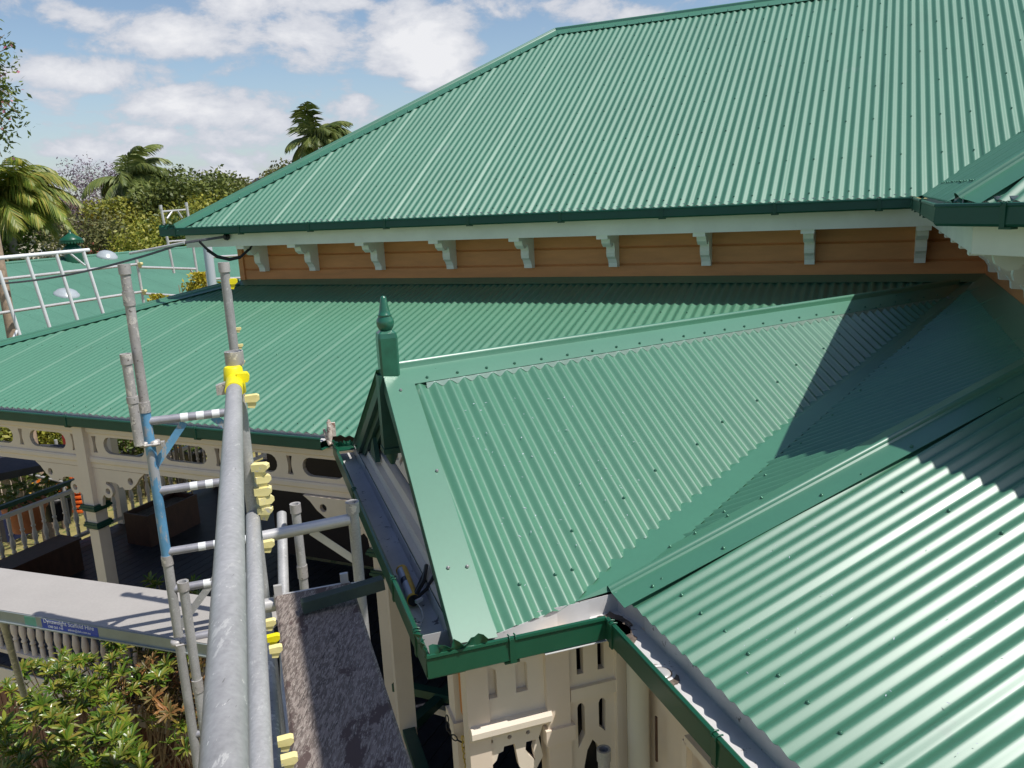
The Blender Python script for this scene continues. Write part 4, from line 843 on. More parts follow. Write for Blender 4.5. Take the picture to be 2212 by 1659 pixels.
t = thing('transom', 'silver transom tube with flat brace below it, above the far end of the plank', 'scaffold tube', V(3.08, .315, -1.2), 'cross tubes')
b = MB(); b.tube(V(3.08, -.06, -1.20), V(3.08, .30, -1.185), TR*.95, 20); b.build('tube', 'alu', t)
b = MB(); b.bar(V(3.08, .15, -1.21), V(3.08, .305, -1.36), .028, .006, aR); b.build('brace', 'alu', t)
t = thing('transom', 'silver transom tube on which the far end of the worn plank rests', 'scaffold tube', V(2.42, .1, -1.18), 'cross tubes')
b = MB(); b.tube(V(2.42, -.09, -1.165), V(2.42, .30, -1.165), TR*.9, 20); b.build('tube', 'alu', t)
b = MB(); b.tube(V(2.78, -.060, -.532), V(-.8, -.079, -.534), TR, 48, hollow=True)
one(b, 'guard_rail', 'railsteel', 'thick grey scaffold handrail tube running toward the viewer, uppermost of the stacked rails', 'scaffold tube', V(2.78, -.064, -.548), 'long rails running toward the viewer')
b = MB(); b.tube(V(2.84, -.055, -1.027), V(-.8, -.094, -1.049), TR, 40, hollow=True)
one(b, 'guard_rail', 'railsteel', 'second grey rail tube just below the thick handrail', 'scaffold tube', V(2.84, -.052, -1.04), 'long rails running toward the viewer')
b = MB(); b.tube(V(2.84, -.060, -1.50), V(-.5, -.074, -1.50), TR, 30, hollow=True)
one(b, 'guard_rail', 'steel2', 'lowest rail tube with white flaking paint beside the plank', 'scaffold tube', V(2.84, -.052, -1.5), 'long rails running toward the viewer')
b = MB(); b.tube(V(4.02, .06, -1.46), V(2.9, -.04, -2.1), TR, 18)
one(b, 'diagonal_brace', 'steel', 'dark sloping scaffold tube in the shadow below the transom', 'scaffold tube', V(2.9, -.04, -2.1))
# rail end fitting, bright yellow
t = thing('rail_end_clamp', 'bright yellow clamp holding the far end of the thick handrail tube', 'scaffold clamp', V(2.76, -.06, -.55))
b = MB(); b.tube(V(2.64, -.061, -.532), V(2.80, -.06, -.532), TR+.0035, 26); b.lathe(V(2.82, -.060, -.58), aZ, [(.026, 0), (.034, .005), (.035, .04), (.030, .09), (.026, .095)], 18); b.build('body', 'bryellow', t)
b = MB(); b.extr([(-.02, -.014), (.012, -.014), (.018, -.006), (.020, .006), (.014, .016), (-.02, .018)], V(2.745, -.03, -.515), V(2.785, -.03, -.515), aN, aZ); b.build('wedge', 'bryellow', t)
b = MB(); b.extr([(-.03, -.02), (.0, -.02), (.0, .02), (-.03, .012)], V(2.76, -.088, -.545), V(2.785, -.088, -.545), aN, aZ); b.build('lug', 'steel2', t)
ords = ['first', 'second', 'third', 'fourth', 'fifth']
for k, z_ in enumerate((-.845, -.885, -.925, -.965, -1.0)):
    wedge(V(2.82, -.012+.004*(k % 2), z_-.003*(k % 3)), (aN+aR*(-.35, .2, -.1, .3, -.25)[k]).normalized(), (.86, .80, .9, .84, .76)[k], 'yellow wedge clamp right of the handrail, %s from the top of the stack of five' % ords[k])
wedge(V(2.82, -.012, -.60), aN, .75, 'small yellow and grey wedge clamp just below the bright yellow clamp')
for (px_, py_, rr_, mt_, lb) in ((578, 1175, 3.0, 'yellow', 'yellow wedge clamp beside the transom end'), (582, 1345, 2.1, 'yellow', 'pale yellow wedge clamp on the rail near the plank corner'), (590, 1378, 2.02, 'bryellow', 'bright yellow wedge clamp on the rail beside the plank'), (595, 1402, 1.95, 'yellow', 'dull yellow wedge clamp just below the bright yellow one on the rail'), (616, 1600, 1.55, 'yellow', 'yellow wedge clamp on the rail at the bottom of the view'), (624, 1640, 1.48, 'yellow', 'lowest yellow wedge clamp beside the plank, cut by the frame')):
    wedge(onR(px_, py_, rr_), aN, .5 if rr_ < 2.5 else .75, lb, mt_)
for k, z_ in enumerate((-.52, -.60, -.68, -.75)):
    wedge(V(4.06, -.04, z_), aN, .4, 'small pale wedge stub on the far pole above the yellow clamp, %s from the top' % ords[k], 'yellow', 'pale wedge stubs on the far pole')
    b = MB()
wedge(V(4.06, -.045, -.295), aN, .8, 'yellow clamp round the top of the far scaffold pole', 'bryellow')
# plank and timber offcut
t = thing('scaffold_plank', 'worn brown scaffold plank with flaking paint beside the handrails', 'plank', V(1.0, .1, -1.13))
b = MB(); Npl = 10; P = []
for i in range(Npl+1):
    r_ = 2.40-3.2*i/Npl
    P += [V(r_, -.012, -1.168), V(r_, .222, -1.168), V(r_, .222, -1.135), V(r_, .214, -1.130), V(r_, -.004, -1.130), V(r_, -.012, -1.135)]
b.add(P, [(i*6+k, i*6+(k+1) % 6, (i+1)*6+(k+1) % 6, (i+1)*6+k) for i in range(Npl) for k in range(6)]); b.add(P[:6], [(0, 1, 2, 3, 4, 5)]); b.add(P[-6:], [(5, 4, 3, 2, 1, 0)]); b.build('board', 'plank', t)
b = MB()
for n_ in (.0, .20): b.box(V(2.405, n_, -1.128), aR*.006, aN*.012, aZ*.03)
b.box(V(2.405, .10, -1.147), aR*.004, aN*.115, aZ*.017); b.build('end_hook', 'alu', t)
oa, ob = onz(652, 1310, -1.105), onz(828, 1258, -1.085)
b = MB(); b.bar(oa, ob, .034, .034); one(b, 'timber_offcut', 'olive', 'short dark green timber offcut lying across the plank', 'timber', oa)
# unseen boards added above and right of the viewer to shade the plank
t = thing('shade_blocker_boards', 'unseen timber boards added to shade the plank, above and to the right of the viewer', 'shade blocker', V(.8, 1.1, .9))
for k in range(2): b = MB(); b.box(V(.75, .985+.235*k, .90), aR*1.65, aN*.112, aZ*.019); b.build('board', 'plank', t)
for k, r_ in enumerate((1.9, -.6)): b = MB(); b.tube(V(r_, .86, .86), V(r_, 1.34, .86), TR, 14); b.build('blocker_tube', 'steel', t)
# rag and gun
t = thing('caulking_gun', 'yellow and black caulking gun with a white cartridge lying in the gable gutter', 'caulking gun', V(3.15, .56, -1.66))
zg = -1.655; ga, gb = onz(868, 1232, zg), onz(893, 1296, zg); gd = (gb-ga).normalized(); gs = gd.cross(aZ).normalized()
b = MB(); b.tube(ga+gd*.004, gb-gd*.01, .0235, 24); b.build('cartridge', 'label', t)
b = MB(); b.tube(ga+gd*.11, ga+gd*.155, .0240, 24); b.build('cartridge_print', 'navy', t)
b = MB(); b.tube(ga-gd*.055, ga, .003, 10, .008); b.build('nozzle', 'white', t)
b = MB(); cr_ = []
for k in range(9): a_ = pi*(.02+.48*k/8); cr_.append(gs*-cos(a_)*.0265+aZ*sin(a_)*.0265)
b.add([ga+c_ for c_ in cr_]+[gb+c_ for c_ in cr_], [(k, k+1, 9+k+1, 9+k) for k in range(8)], True); o = b.build('cradle', 'gunyellow', t, fix=False); solid(o, .002, 0)
b = MB(); b.tube(gb-gd*.012, gb+gd*.004, .0285, 24); b.tube(ga-gd*.004, ga+gd*.008, .0275, 24); b.build('end_ring', 'gunyellow', t)
b = MB(); b.tube(gb+gd*.004, gb+gd*.010, .025, 24); b.build('end_plate', 'black', t)
h0 = gb+gd*.012
b = MB(); b.bar(h0+aZ*.012, onz(918, 1238, -1.61), .018, .012); b.path([h0+aZ*.012, onz(915, 1255, -1.61), onz(921, 1222, -1.60)], .010, 10); b.build('handle', 'black', t)
b = MB(); b.path([h0+aZ*.004, onz(922, 1272, -1.625), onz(942, 1236, -1.605)], .0085, 10); b.build('trigger', 'black', t)
b = MB(); b.box(onz(905, 1297, -1.64), (gd*.6+gs).normalized()*.018, (gs*.6-gd).normalized()*.006, aZ*.007); b.build('thumb_plate', 'zinc', t)
b = MB(); b.path([onz(898, 1298, -1.645), onz(910, 1315, -1.66), onz(915, 1335, -1.67), onz(907, 1348, -1.672), onz(897, 1346, -1.672)], .0035, 8); b.build('push_rod', 'zinc', t)
b = MB(); ra0 = V(5.74, .47, -1.62); rs = random.Random(4)
for k in range(9):
    q_ = ra0+aR*rs.uniform(-.02, .12)+aZ*rs.uniform(.08, .17)+aN*rs.uniform(-.04, .03); b.path([ra0+aR*rs.uniform(-.02, .02), lerp(ra0, q_, .5)+aN*rs.uniform(-.01, .01), q_], .014, 7, .009)
b.box(ra0+aR*.03+aZ*.10+aN*.03, aR*.012, aN*.022, aZ*.05); one(b, 'rag_bundle', 'rag', 'crumpled stained rag and card wedged at the corner of the two lower gutters', 'rag', ra0)
# handheld scraps
sc_ = onP = None
b = MB(); cp = vtop+(vfoot-vtop)*.10+vside*.02
rs = random.Random(9)
for k in range(7): c_ = cp+Vector((rs.uniform(-.03, .03), rs.uniform(-.03, .03), rs.uniform(.015, .04))); b.add([c_+Vector((rs.uniform(-.02, .02), rs.uniform(-.02, .02), rs.uniform(-.012, .012))) for _ in range(4)], [(0, 1, 2, 3)])
o = one(b, 'paper_scrap', 'dome', 'small crumpled foil scrap left in the shaded top of the valley', 'litter', cp); solid(o, .001)
# chain
def chain(pts, mt, name, label, r=.0022, L=.018):
    tot = [0]
    for i in range(1, len(pts)): tot.append(tot[-1]+(pts[i]-pts[i-1]).length)
    n_ = int(tot[-1]/(L*1.25)); b = MB()
    for k in range(n_):
        s_ = (k+.5)/n_*tot[-1]; i = max(j for j in range(len(tot)-1) if tot[j] <= s_); d = (pts[i+1]-pts[i]).normalized(); c_ = pts[i]+d*(s_-tot[i])
        a_ = d.orthogonal().normalized(); a_ = a_ if k % 2 else d.cross(a_)
        b.path([c_+d*cos(t_)*L*.75+a_*sin(t_)*L*.42 for t_ in [2*pi*j/10 for j in range(11)]], r, 5)
    return one(b, name, mt, label, 'chain', pts[0])
c0 = onR(965, 1545, 2.98); chain([c0, onR(968, 1580, 2.95), onR(985, 1597, 2.93), onR(1000, 1605, 2.92)], 'black', 'black_chain', 'short black chain hanging between the porch posts', .0028, .02)
chain([onR(1000, 1590, 2.9), onR(1002, 1620, 2.9), onR(1008, 1659, 2.9), onR(1016, 1700, 2.9)], 'chain_y', 'yellow_chain', 'thin yellow chain hanging beside the fret bracket', .0028, .02)
# open grey tube at the bottom by the screen
b = MB(); pt_ = onR(1304, 1618, 2.62); b.tube(pt_, pt_-aZ*3.3, TR, 26, hollow=True); b.tube(pt_-aZ*.05, pt_, .0285, 26, hollow=True)
one(b, 'scaffold_standard', 'steel', 'grey scaffold pole with open top in front of the cream fretwork screen', 'scaffold pole', pt_-aZ*3.3, G1)
# grey platform
t = thing('scaffold_platform', 'pale grey plywood scaffold platform with aluminium rim and blue sticker, above the shrub', 'platform', U(4.4, 2.8, -2.03))
PZ = -2.03; pk = 2.03/3.0; a0, a1, a2, a3 = [U(x_*pk, y_*pk, PZ) for x_, y_ in ((9.2, 4.16), (4.0, 4.59), (4.0, 3.965), (9.2, 3.56))]
b = MB(); th = aZ*-.018; b.add([a0, a1, a2, a3, a0+th, a1+th, a2+th, a3+th], [(0, 1, 2, 3), (7, 6, 5, 4), (0, 4, 5, 1), (1, 5, 6, 2), (2, 6, 7, 3), (3, 7, 4, 0)]); b.build('ply_sheet', 'platform', t)
ex = (a3-a2).normalized(); ey = ex.cross(aZ).normalized(); ey = ey if ey.dot(aY) < 0 else -ey
b = MB(); b.box((a2+a3)/2+ey*.004-aZ*.035, ex*(a3-a2).length/2, ey*.0035, aZ*.032); b.box((a2+a3)/2+ey*.009-aZ*.066, ex*(a3-a2).length/2, ey*.008, aZ*.0035); b.build('rim', 'rim', t)
s0 = onz(103, 1325, PZ); s0 = a2+ex*((s0-a2).dot(ex)); s1 = a2+ex*((onz(215, 1350, PZ)-a2).dot(ex)); sm_ = (s0+s1)/2; sl_ = (s0-s1).length
b = MB(); b.box(sm_+ey*.0083-aZ*.034, ex*sl_/2, ey*.0007, aZ*.0255); st = b.build('sticker', 'sticker', t)
m0 = a2+ex*((onz(80, 1320, PZ)-a2).dot(ex)); b = MB(); b.box(m0+ey*.0082-aZ*.034, ex*.04, ey*.0006, aZ*.025); b.build('mint_patch', 'mint', t)
def text(s, o, eu, ev, en, size, mt, parent, bold=True):
    cu = bpy.data.curves.new('txt', 'FONT'); cu.body = s; cu.size = size; cu.extrude = .0006; cu.align_x = 'LEFT'
    to = bpy.data.objects.new('txt', cu); C.objects.link(to); dg = bpy.context.evaluated_depsgraph_get(); me = bpy.data.meshes.new_from_object(to.evaluated_get(dg)); bpy.data.objects.remove(to)
    w_ = max((v.co.x for v in me.vertices), default=1)
    for v in me.vertices: c_ = v.co.copy(); v.co = (o+eu*c_.x+ev*c_.y+en*c_.z)-world(parent)
    me.materials.clear(); me.materials.append(M[mt]); ob_ = bpy.data.objects.new('lettering', me); C.objects.link(ob_); ob_.parent = parent; return ob_, w_
lt = -ex; text('Dynaweight Scaffold Hire', s0+ey*.0093-aZ*.027+lt*.014, lt, aZ, ey, .034, 'white', st)
text('1300 265 143      admin@dsh.com.au', s0+ey*.0093-aZ*.053+lt*.04, lt, aZ, ey, .0195, 'white', st)
# ------------------------------------------------------------------ scaffold beyond the verandah roof
SX = 12.2
def tubeX(x0, y0, x1, y1, r=TR, X0=SX): b_ = MB(); b_.tube(onX(x0, y0, X0), onX(x1, y1, X0), r, 14); return b_
GR = 'scaffolding beyond the verandah roof'
for (c_, lb) in (((-30, 607, 303, 570), 'upper pale rail behind the white guard panel left of the scaffold pole'), ((-30, 681, 312, 629.6), 'lower pale rail behind the white guard panel left of the scaffold pole'), ((298, 577, 422, 581), 'upper far rail between the two thin poles'), ((307, 634, 402, 640), 'lower far rail low above the verandah hip'), ((447, 556, 523, 551.5), 'short pale rail in front of the far roof beside the corner board'), ((452, 603, 524, 600), 'lower short pale rail near the corner board')):
    one(tubeX(*c_), 'far_rail', 'alu', lb, 'scaffold tube', onX(c_[2], c_[3], SX), GR)
for (c_, lb) in (((295, 561, 318, 700), 'thin far scaffold pole with yellow clamps at the end of the long rails'), ((402, 437, 437, 660), 'thin far scaffold pole left of the white downpipe'), ((346.5, 443, 376, 590), 'thin far scaffold pole rising above the gutter end')):
    tt = thing('scaffold_standard', lb, 'scaffold pole', onX(c_[2], c_[3], SX), GR); tubeX(*c_).build('tube', 'alu', tt)
    p_ = onX(c_[0], c_[1], SX); b = MB(); b.tube(p_-aZ*.08, p_, .0285, 14, hollow=True); b.build('collar', 'alu', tt)
for (c_, lb) in (((351, 457, 400, 453), 'top rung between the two thin poles above the gutter end'), ((363, 522, 404, 519), 'rung between the two thin poles under the gutter end'), ((361, 472, 372, 456), 'short sloping strut under the top rung, left one'), ((393, 470, 383, 455), 'short sloping strut under the top rung, right one'), ((411, 582, 430, 612), 'thin sloping strut beside the yellow shrub')):
    one(tubeX(*c_, r=.018), 'far_rung', 'alu', lb, 'scaffold tube', onX(c_[2], c_[3], SX), GR)
tt = thing('tubular_barrier', 'white tubular guard panel with four uprights standing before the far green roof', 'barrier', onX(109, 710, 11.6))
b = MB(); b.tube(onX(-40, 561, 11.6), onX(192, 540, 11.6), .030, 16); b.build('top_tube', 'white', tt)
for (x0, y0, x1, y1) in ((57, 553, 110, 716), (121, 548, 170, 700), (180, 543, 226, 688), (-2, 585, 47, 738)): b = MB(); b.tube(onX(x0, y0, 11.6), onX(x1, y1, 11.6), .027, 14); b.build('upright', 'white', tt)
b = MB(); b.tube(onX(152, 548, 11.6), onX(183, 573, 11.6), .016, 12); b.tube(onX(27, 735, 11.6), onX(38, 712, 11.6), .02, 12); b.build('brace', 'white', tt)
for (x_, y_, lb) in ((302, 570, 'small yellow clamp at the end of the upper far rail'), (311, 629, 'small yellow clamp at the end of the lower far rail')): wedge(onX(x_, y_, SX-.05), -aX, 1.5, lb, 'yellow', GR)
# ================================================================== FAR SCENERY
GZ = -5.8
b = MB(); NG = 60; vs = []
for j in range(NG+1):
    for i in range(NG+1):
        x = (i/NG-.5)*2; y = (j/NG-.5)*2; x = math.copysign(abs(x)**2.6, x)*2500; y = math.copysign(abs(y)**2.6, y)*2500
        d = math.hypot(x, y); z = GZ-(min(d, 200)-30)*.03*(d > 30)
        vs.append((x, y, z))
b.add(vs, [(j*(NG+1)+i, j*(NG+1)+i+1, (j+1)*(NG+1)+i+1, (j+1)*(NG+1)+i) for j in range(NG) for i in range(NG)], True)
tag(up_normals(b.build('ground', 'grass', fix=False)), kind='structure')
def hill(d0, d1, a0, a1, h, name, mt, seed):
    rs = random.Random(seed); b = MB(); n_ = 60; A_ = []; B_ = []; D_ = []
    for i in range(n_+1):
        a_ = radians(a0+(a1-a0)*i/n_); k = h*(.55+.25*sin(i*.31+seed)+.2*sin(i*.83+seed*2)); A_.append(az(a_)*d0+aZ*-14); B_.append(az(a_)*(d0+d1)/2+aZ*k); D_.append(az(a_)*d1+aZ*-14)
    m = n_+1; b.add(A_+B_+D_, [(i, i+1, m+i+1, m+i) for i in range(n_)]+[(m+i, m+i+1, 2*m+i+1, 2*m+i) for i in range(n_)], True); tag(up_normals(b.build(name, mt, fix=False)), kind='structure')
hill(900, 1500, -60, 40, 14, 'hills', 'hill', 2)
# far green roof wing of the same property
fr = thing('annex_building', 'low building with a long weathered green corrugated roof beyond the verandah', 'building', U(16, 9, GZ))
RX = 24.0; HW = 8.0
ra_, rb_ = onX(-140, 585, RX), onX(620, 513, RX); zr = (onX(0, 572.5, RX).z+onX(446, 530, RX).z)/2
ya, yb = ra_.dot(aY)-9, rb_.dot(aY)+4
fp_ = [U(RX, ya, zr), U(RX, yb, zr), U(RX-HW, yb, zr-HW*.30), U(RX-HW, ya, zr-HW*.30)]
b = MB(); gF, wF, nF = corr(b, U(RX-HW, 8, zr-HW*.30), aX, .30, fp_, A=.010, step=6, seed=31, seg=3); fro = solid(up_normals(b.build('roof', 'farroof', fr, fix=False)))
b = MB(); b.add([U(RX, ya, zr), U(RX, yb, zr), U(RX+HW, yb, zr-HW*.3), U(RX+HW, ya, zr-HW*.3)], [(0, 1, 2, 3)]); solid(up_normals(b.build('roof', 'farroof', fr, fix=False)))
b = MB(); b.tube(U(RX, ya, zr+.01), U(RX, yb, zr+.01), .05, 12); b.build('ridge_cap', 'farroof', fr)
b = MB(); b.box(U(RX, (ya+yb)/2, (zr-HW*.3+GZ)/2-.1), aX*(HW-.4), aY*((yb-ya)/2-.3), aZ*(zr-HW*.3-.2-GZ)/2); b.build('wall', 'cream', fr)
screw_rows(U(RX-HW, 8, zr-HW*.30), wF, gF, nF, fp_, [.4+.95*k for k in range(8)], [5, 6], fro, A=.012, seed=4)
# vent and skylights
vp = onX(160, 559, RX-.3); vt = thing('roof_ventilator', 'dark green round metal roof ventilator with a scalloped conical cap', 'roof vent', vp)
s_ = vp.length/1753.6*.62; 
b = MB(); b.lathe(vp-aZ*12*s_, aZ, [(26*s_, 0), (26*s_, 42*s_), (23*s_, 48*s_), (15*s_, 54*s_), (14*s_, 66*s_)], 24); b.build('body', 'gutter_new', vt)
b = MB(); b.lathe(vp-aZ*12*s_, aZ, [(14*s_, 66*s_), (34*s_, 64*s_), (31*s_, 72*s_), (12*s_, 84*s_), (4*s_, 90*s_), (3*s_, 98*s_)], 24); b.build('cap', 'gutter_new', vt)
b = MB()
for k in range(24): a_ = 2*pi*k/24; c_ = vp-aZ*12*s_+aZ*61*s_+Vector((cos(a_), sin(a_), 0))*33*s_; tg = Vector((-sin(a_), cos(a_), 0)); b.add([c_-tg*4.3*s_+aZ*3*s_, c_+tg*4.3*s_+aZ*3*s_, c_+tg*2*s_-aZ*3*s_, c_-tg*2*s_-aZ*3*s_], [(0, 1, 2, 3)])
solid(b.build('valance', 'gutter_new', vt, fix=False), .01)
def onroof(x, y): P0 = U(RX, 0, zr); nv = Vector((-aX*.30+aZ)).normalized(); r = ray(x, y); return r*(P0.dot(nv)/r.dot(nv)), nv
for (x, y, w_, lb) in ((144, 637, 20, 'lower left pale oval skylight dome on the far green roof'), (231, 555, 17, 'pale oval skylight dome near the ridge of the far green roof')):
    p_, nv = onroof(x, y); s_ = p_.length/1753.6; b = MB(); b.lathe(p_, nv, [(w_*1.12*s_, 0), (w_*1.1*s_, 3*s_), (w_*s_, 4*s_), (w_*.85*s_, 8*s_), (w_*.5*s_, 11*s_), (w_*.1*s_, 12*s_)], 28); one(b, 'skylight_dome', 'dome', lb, 'skylight', p_, 'skylight domes on the far roof')
# far houses
def far_house(x0, x1, yt, d, h, label, roofmt, wallmt='housewall', wins=2, depth=7, over=.4, rh=1.6, name='far_house'):
    A_ = far(x0, yt, d); B_ = far(x1, yt, d); e1 = (B_-A_); e1.z = 0; L = e1.length; e1.normalize(); e2 = Vector((-e1.y, e1.x, 0)); e2 = e2 if e2.dot(A_) > 0 else -e2
    zt = (A_.z+B_.z)/2; o = (A_+B_)/2; o.z = zt-h; t = thing(name, label, 'house', o+e2*depth/2)
    b = MB(); b.box(Vector((o.x, o.y, zt-h/2))+e2*depth/2, e1*L/2, e2*depth/2, aZ*h/2); b.build('wall', wallmt, t)
    c_ = Vector((o.x, o.y, zt))+e2*depth/2; hx, hy = L/2+over, depth/2+over; k = max(.1, hx-hy)
    b = MB(); b.add([c_-e1*hx-e2*hy, c_+e1*hx-e2*hy, c_+e1*hx+e2*hy, c_-e1*hx+e2*hy, c_-e1*k+aZ*rh, c_+e1*k+aZ*rh], [(0, 1, 5, 4), (1, 2, 5), (2, 3, 4, 5), (3, 0, 4), (3, 2, 1, 0)]); b.build('roof', roofmt, t)
    for i in range(wins):
        wc = Vector((o.x, o.y, zt-h*.4))+e1*L*((i+.5)/wins-.5)-e2*.02; b = MB(); b.box(wc, e1*L/wins*.22, e2*.03, aZ*h*.18); wi = b.build('window', 'white', t); b = MB(); b.box(wc-e2*.02, e1*L/wins*.19, e2*.02, aZ*h*.155); b.build('pane', 'glass', wi)
    return t
t = thing('cream_building', 'cream rendered building with parapet and small vents behind the guard panel', 'building', far(60, 560, 42)-aZ*2)
A_, B_ = far(20, 516, 42), far(134, 512, 42); e1 = (B_-A_); e1.z = 0; L = e1.length; e1.normalize(); e2 = Vector((-e1.y, e1.x, 0)); zt = A_.z
b = MB(); b.box((A_+B_)/2+e2*3-aZ*2.5, e1*L/2, e2*3, aZ*2.5); b.build('wall', 'housewall', t)
b = MB(); b.box((A_+B_)/2+e2*3+aZ*.04, e1*(L/2+.08), e2*3.1, aZ*.04); b.build('parapet', 'cream2', t)
for k, (dx, w_) in enumerate(((.62, .2), (.80, .4))): b = MB(); b.box(A_+e1*L*dx-e2*.02-aZ*.7, e1*w_, e2*.02, aZ*.16); vn = b.build('vent', 'white', t); b = MB(); [b.box(A_+e1*(L*dx-w_*.8+w_*.4*j)-e2*.03-aZ*.7, e1*w_*.12, e2*.02, aZ*.12) for j in range(5)]; b.build('vent_slot', 'glass', vn)
far_house(150, 330, 543, 46, 3, 'low house with a dark red tiled roof just behind the far green roof', 'tile', depth=6, rh=.9)
far_house(215, 262, 534, 52, 3, 'small pale house half hidden by the bushes right of the vent', 'white', wins=1, depth=4, rh=.5)
far_house(60, 190, 452, 150, 5, 'distant house with pink tiled roof between the palms', 'tile', wins=4, depth=9, rh=2)
far_house(518, 600, 410, 170, 5, 'distant dark roofed house beside the upper hip', 'deck', wins=3, depth=9, rh=2.5)
far_house(330, 372, 532, 60, 3, 'white shed partly hidden behind bushes near the gutter end', 'white', wins=1, depth=4, rh=.4)
# ------------------------------------------------------------------ vegetation
def leafquad(b, c, s, rs, asp=.5, up_=None):
    d = Vector((rs.gauss(0, 1), rs.gauss(0, 1), rs.gauss(0, .8))); d = d.normalized() if d.length > 1e-6 else aZ; e = d.orthogonal().normalized(); e = Matrix.Rotation(rs.uniform(0, 6.28), 3, d) @ e
    b.add([c-d*s, c+e*s*asp, c+d*s, c-e*s*asp], [(0, 1, 2, 3)])
def tree(name, label, cat_, base, top, rad, leaf, n_, ls, seed, trunk='bark', lobes=9, flat=.8, crown0=.35, asp=.5, group='trees beyond the roofs', gap=.55, tr_r=.16):
    rs = random.Random(seed); t = thing(name, label, cat_, base, group); H = top.z-base.z
    b = MB(); ctr = base+aZ*H*.45; b.path([base, base+aZ*H*.2+Vector((rs.uniform(-.2, .2), rs.uniform(-.2, .2), 0)), ctr], tr_r*H/8, 8, tr_r*H/16); L = []
    for k in range(lobes):
        a_ = 2*pi*k/lobes+rs.uniform(-.4, .4); hh = crown0+(1-crown0)*rs.uniform(.12, .88); rr_ = rad*rs.uniform(.35, .85)*(1-.45*abs(hh-.6)); c_ = base+Vector((cos(a_)*rr_, sin(a_)*rr_, H*hh)); L.append((c_, rad*rs.uniform(.28, .5)))
        b.path([ctr-aZ*H*.1*rs.random(), lerp(ctr, c_, .55)+Vector((rs.uniform(-.2, .2), rs.uniform(-.2, .2), .1)), c_], tr_r*H/22, 6, .01)
    L.append((base+aZ*H*.86, rad*.42)); b.build('trunk', trunk, t); b = MB()
    for i in range(n_):
        c_, r_ = L[rs.randrange(len(L))]; v = Vector((rs.gauss(0, 1), rs.gauss(0, 1), rs.gauss(0, flat))); v = v.normalized()*r_*(rs.random()**gap)*1.15; leafquad(b, c_+v, ls*rs.uniform(.6, 1.3), rs, asp)
    b.build('crown', leaf, t, fix=False); return t
def gtree(px_, pyt, d, rad, leaf, n_, ls, seed, label, name='leafy_tree', gz=None, **k):
    top = far(px_, pyt, d); base = Vector((top.x, top.y, gz if gz is not None else GZ-.03*max(0, d-30))); return tree(name, label, 'tree', base, top, rad, leaf, n_, ls, seed, **k)
gtree(395, 375, 51.2, 3.66, 'leaf_dark', 16500, 0.132, 1, 'broad dark green tree behind the end of the upper gutter')
gtree(470, 380, 54.9, 2.07, 'leaf_olive', 7500, 0.132, 2, 'airy olive tree just left of the upper roof hip')
gtree(320, 400, 57.3, 3.17, 'leaf_dark', 12000, 0.132, 3, 'dark tree right below the centre palm')
gtree(270, 415, 48.8, 2.07, 'leaf_lime', 9000, 0.114, 4, 'bright yellow green tree below the centre palm')
gtree(320, 455, 41.5, 1.95, 'leaf_lime', 8250, 0.096, 5, 'yellowish bush in front of the dark trees left of the thin poles')
gtree(210, 462, 41.5, 2.93, 'leaf_olive', 12000, 0.096, 6, 'dark olive bush with purple flowers behind the roof ventilator', crown0=.2)
gtree(285, 490, 37.8, 2.44, 'leaf_lime', 10500, 0.088, 7, 'rounded lime bush just above the far green roof', crown0=.15)
gtree(400, 460, 40.3, 2.56, 'leaf_mid', 9750, 0.096, 8, 'green bush behind the thin scaffold poles', crown0=.15)
gtree(440, 430, 46.4, 2.68, 'leaf_lime', 9000, 0.105, 29, 'sunlit bush below the left end of the upper roof', crown0=.15)
gtree(95, 470, 43.9, 3.17, 'leaf_grey', 10500, 0.105, 9, 'grey brown scrubby tree behind the golden palm', crown0=.15)
gtree(30, 460, 36.6, 2.44, 'leaf_mid', 7500, 0.096, 10, 'small green tree left of the cream building', crown0=.15)
gtree(620, 340, 60, 2.2, 'leaf_olive', 6750, 0.122, 11, 'pale olive tree below the windblown palm behind the roof')
gtree(585, 345, 75, 2, 'leaf_olive', 5250, 0.13, 12, 'small olive tree further left behind the roof hip', crown0=.4)
gtree(530, 380, 120, 4, 'leaf_olive', 6000, 0.216, 13, 'distant pale tree on the skyline beside the roof hip')
gtree(110, 440, 90, 5, 'leaf_grey', 6000, 0.216, 14, 'distant dark trees below the mauve tree', crown0=.2)
gtree(500, 405, 110, 4, 'leaf_dark', 4500, 0.202, 15, 'distant dark tree at the foot of the roof hip', crown0=.2)
gtree(180, 448, 100, 5, 'leaf_dark', 5250, 0.216, 16, 'distant dark tree between the mauve tree and the palm', crown0=.2)
# conifer speck
top = far(492, 388, 150); b = MB(); base = Vector((top.x, top.y, -9)); rs = random.Random(3)
t = thing('norfolk_pine', 'tiny distant pine silhouette on the skyline left of the roof', 'tree', base, 'trees beyond the roofs'); b.path([base, top], .2, 6, .03); b.build('trunk', 'bark', t); b = MB(); H = top.z-base.z
for k in range(26):
    h = .3+.7*k/26; w_ = (1.02-h)*3.2
    for j in range(7): a_ = j*.9+k; e = Vector((cos(a_), sin(a_), 0)); c_ = base+aZ*H*h; b.add([c_, c_+e*w_+e.cross(aZ)*.25, c_+e*w_*1.1+aZ*.2, c_+e*w_-e.cross(aZ)*.25], [(0, 1, 2, 3)])
b.build('crown', 'leaf_dark', t, fix=False)
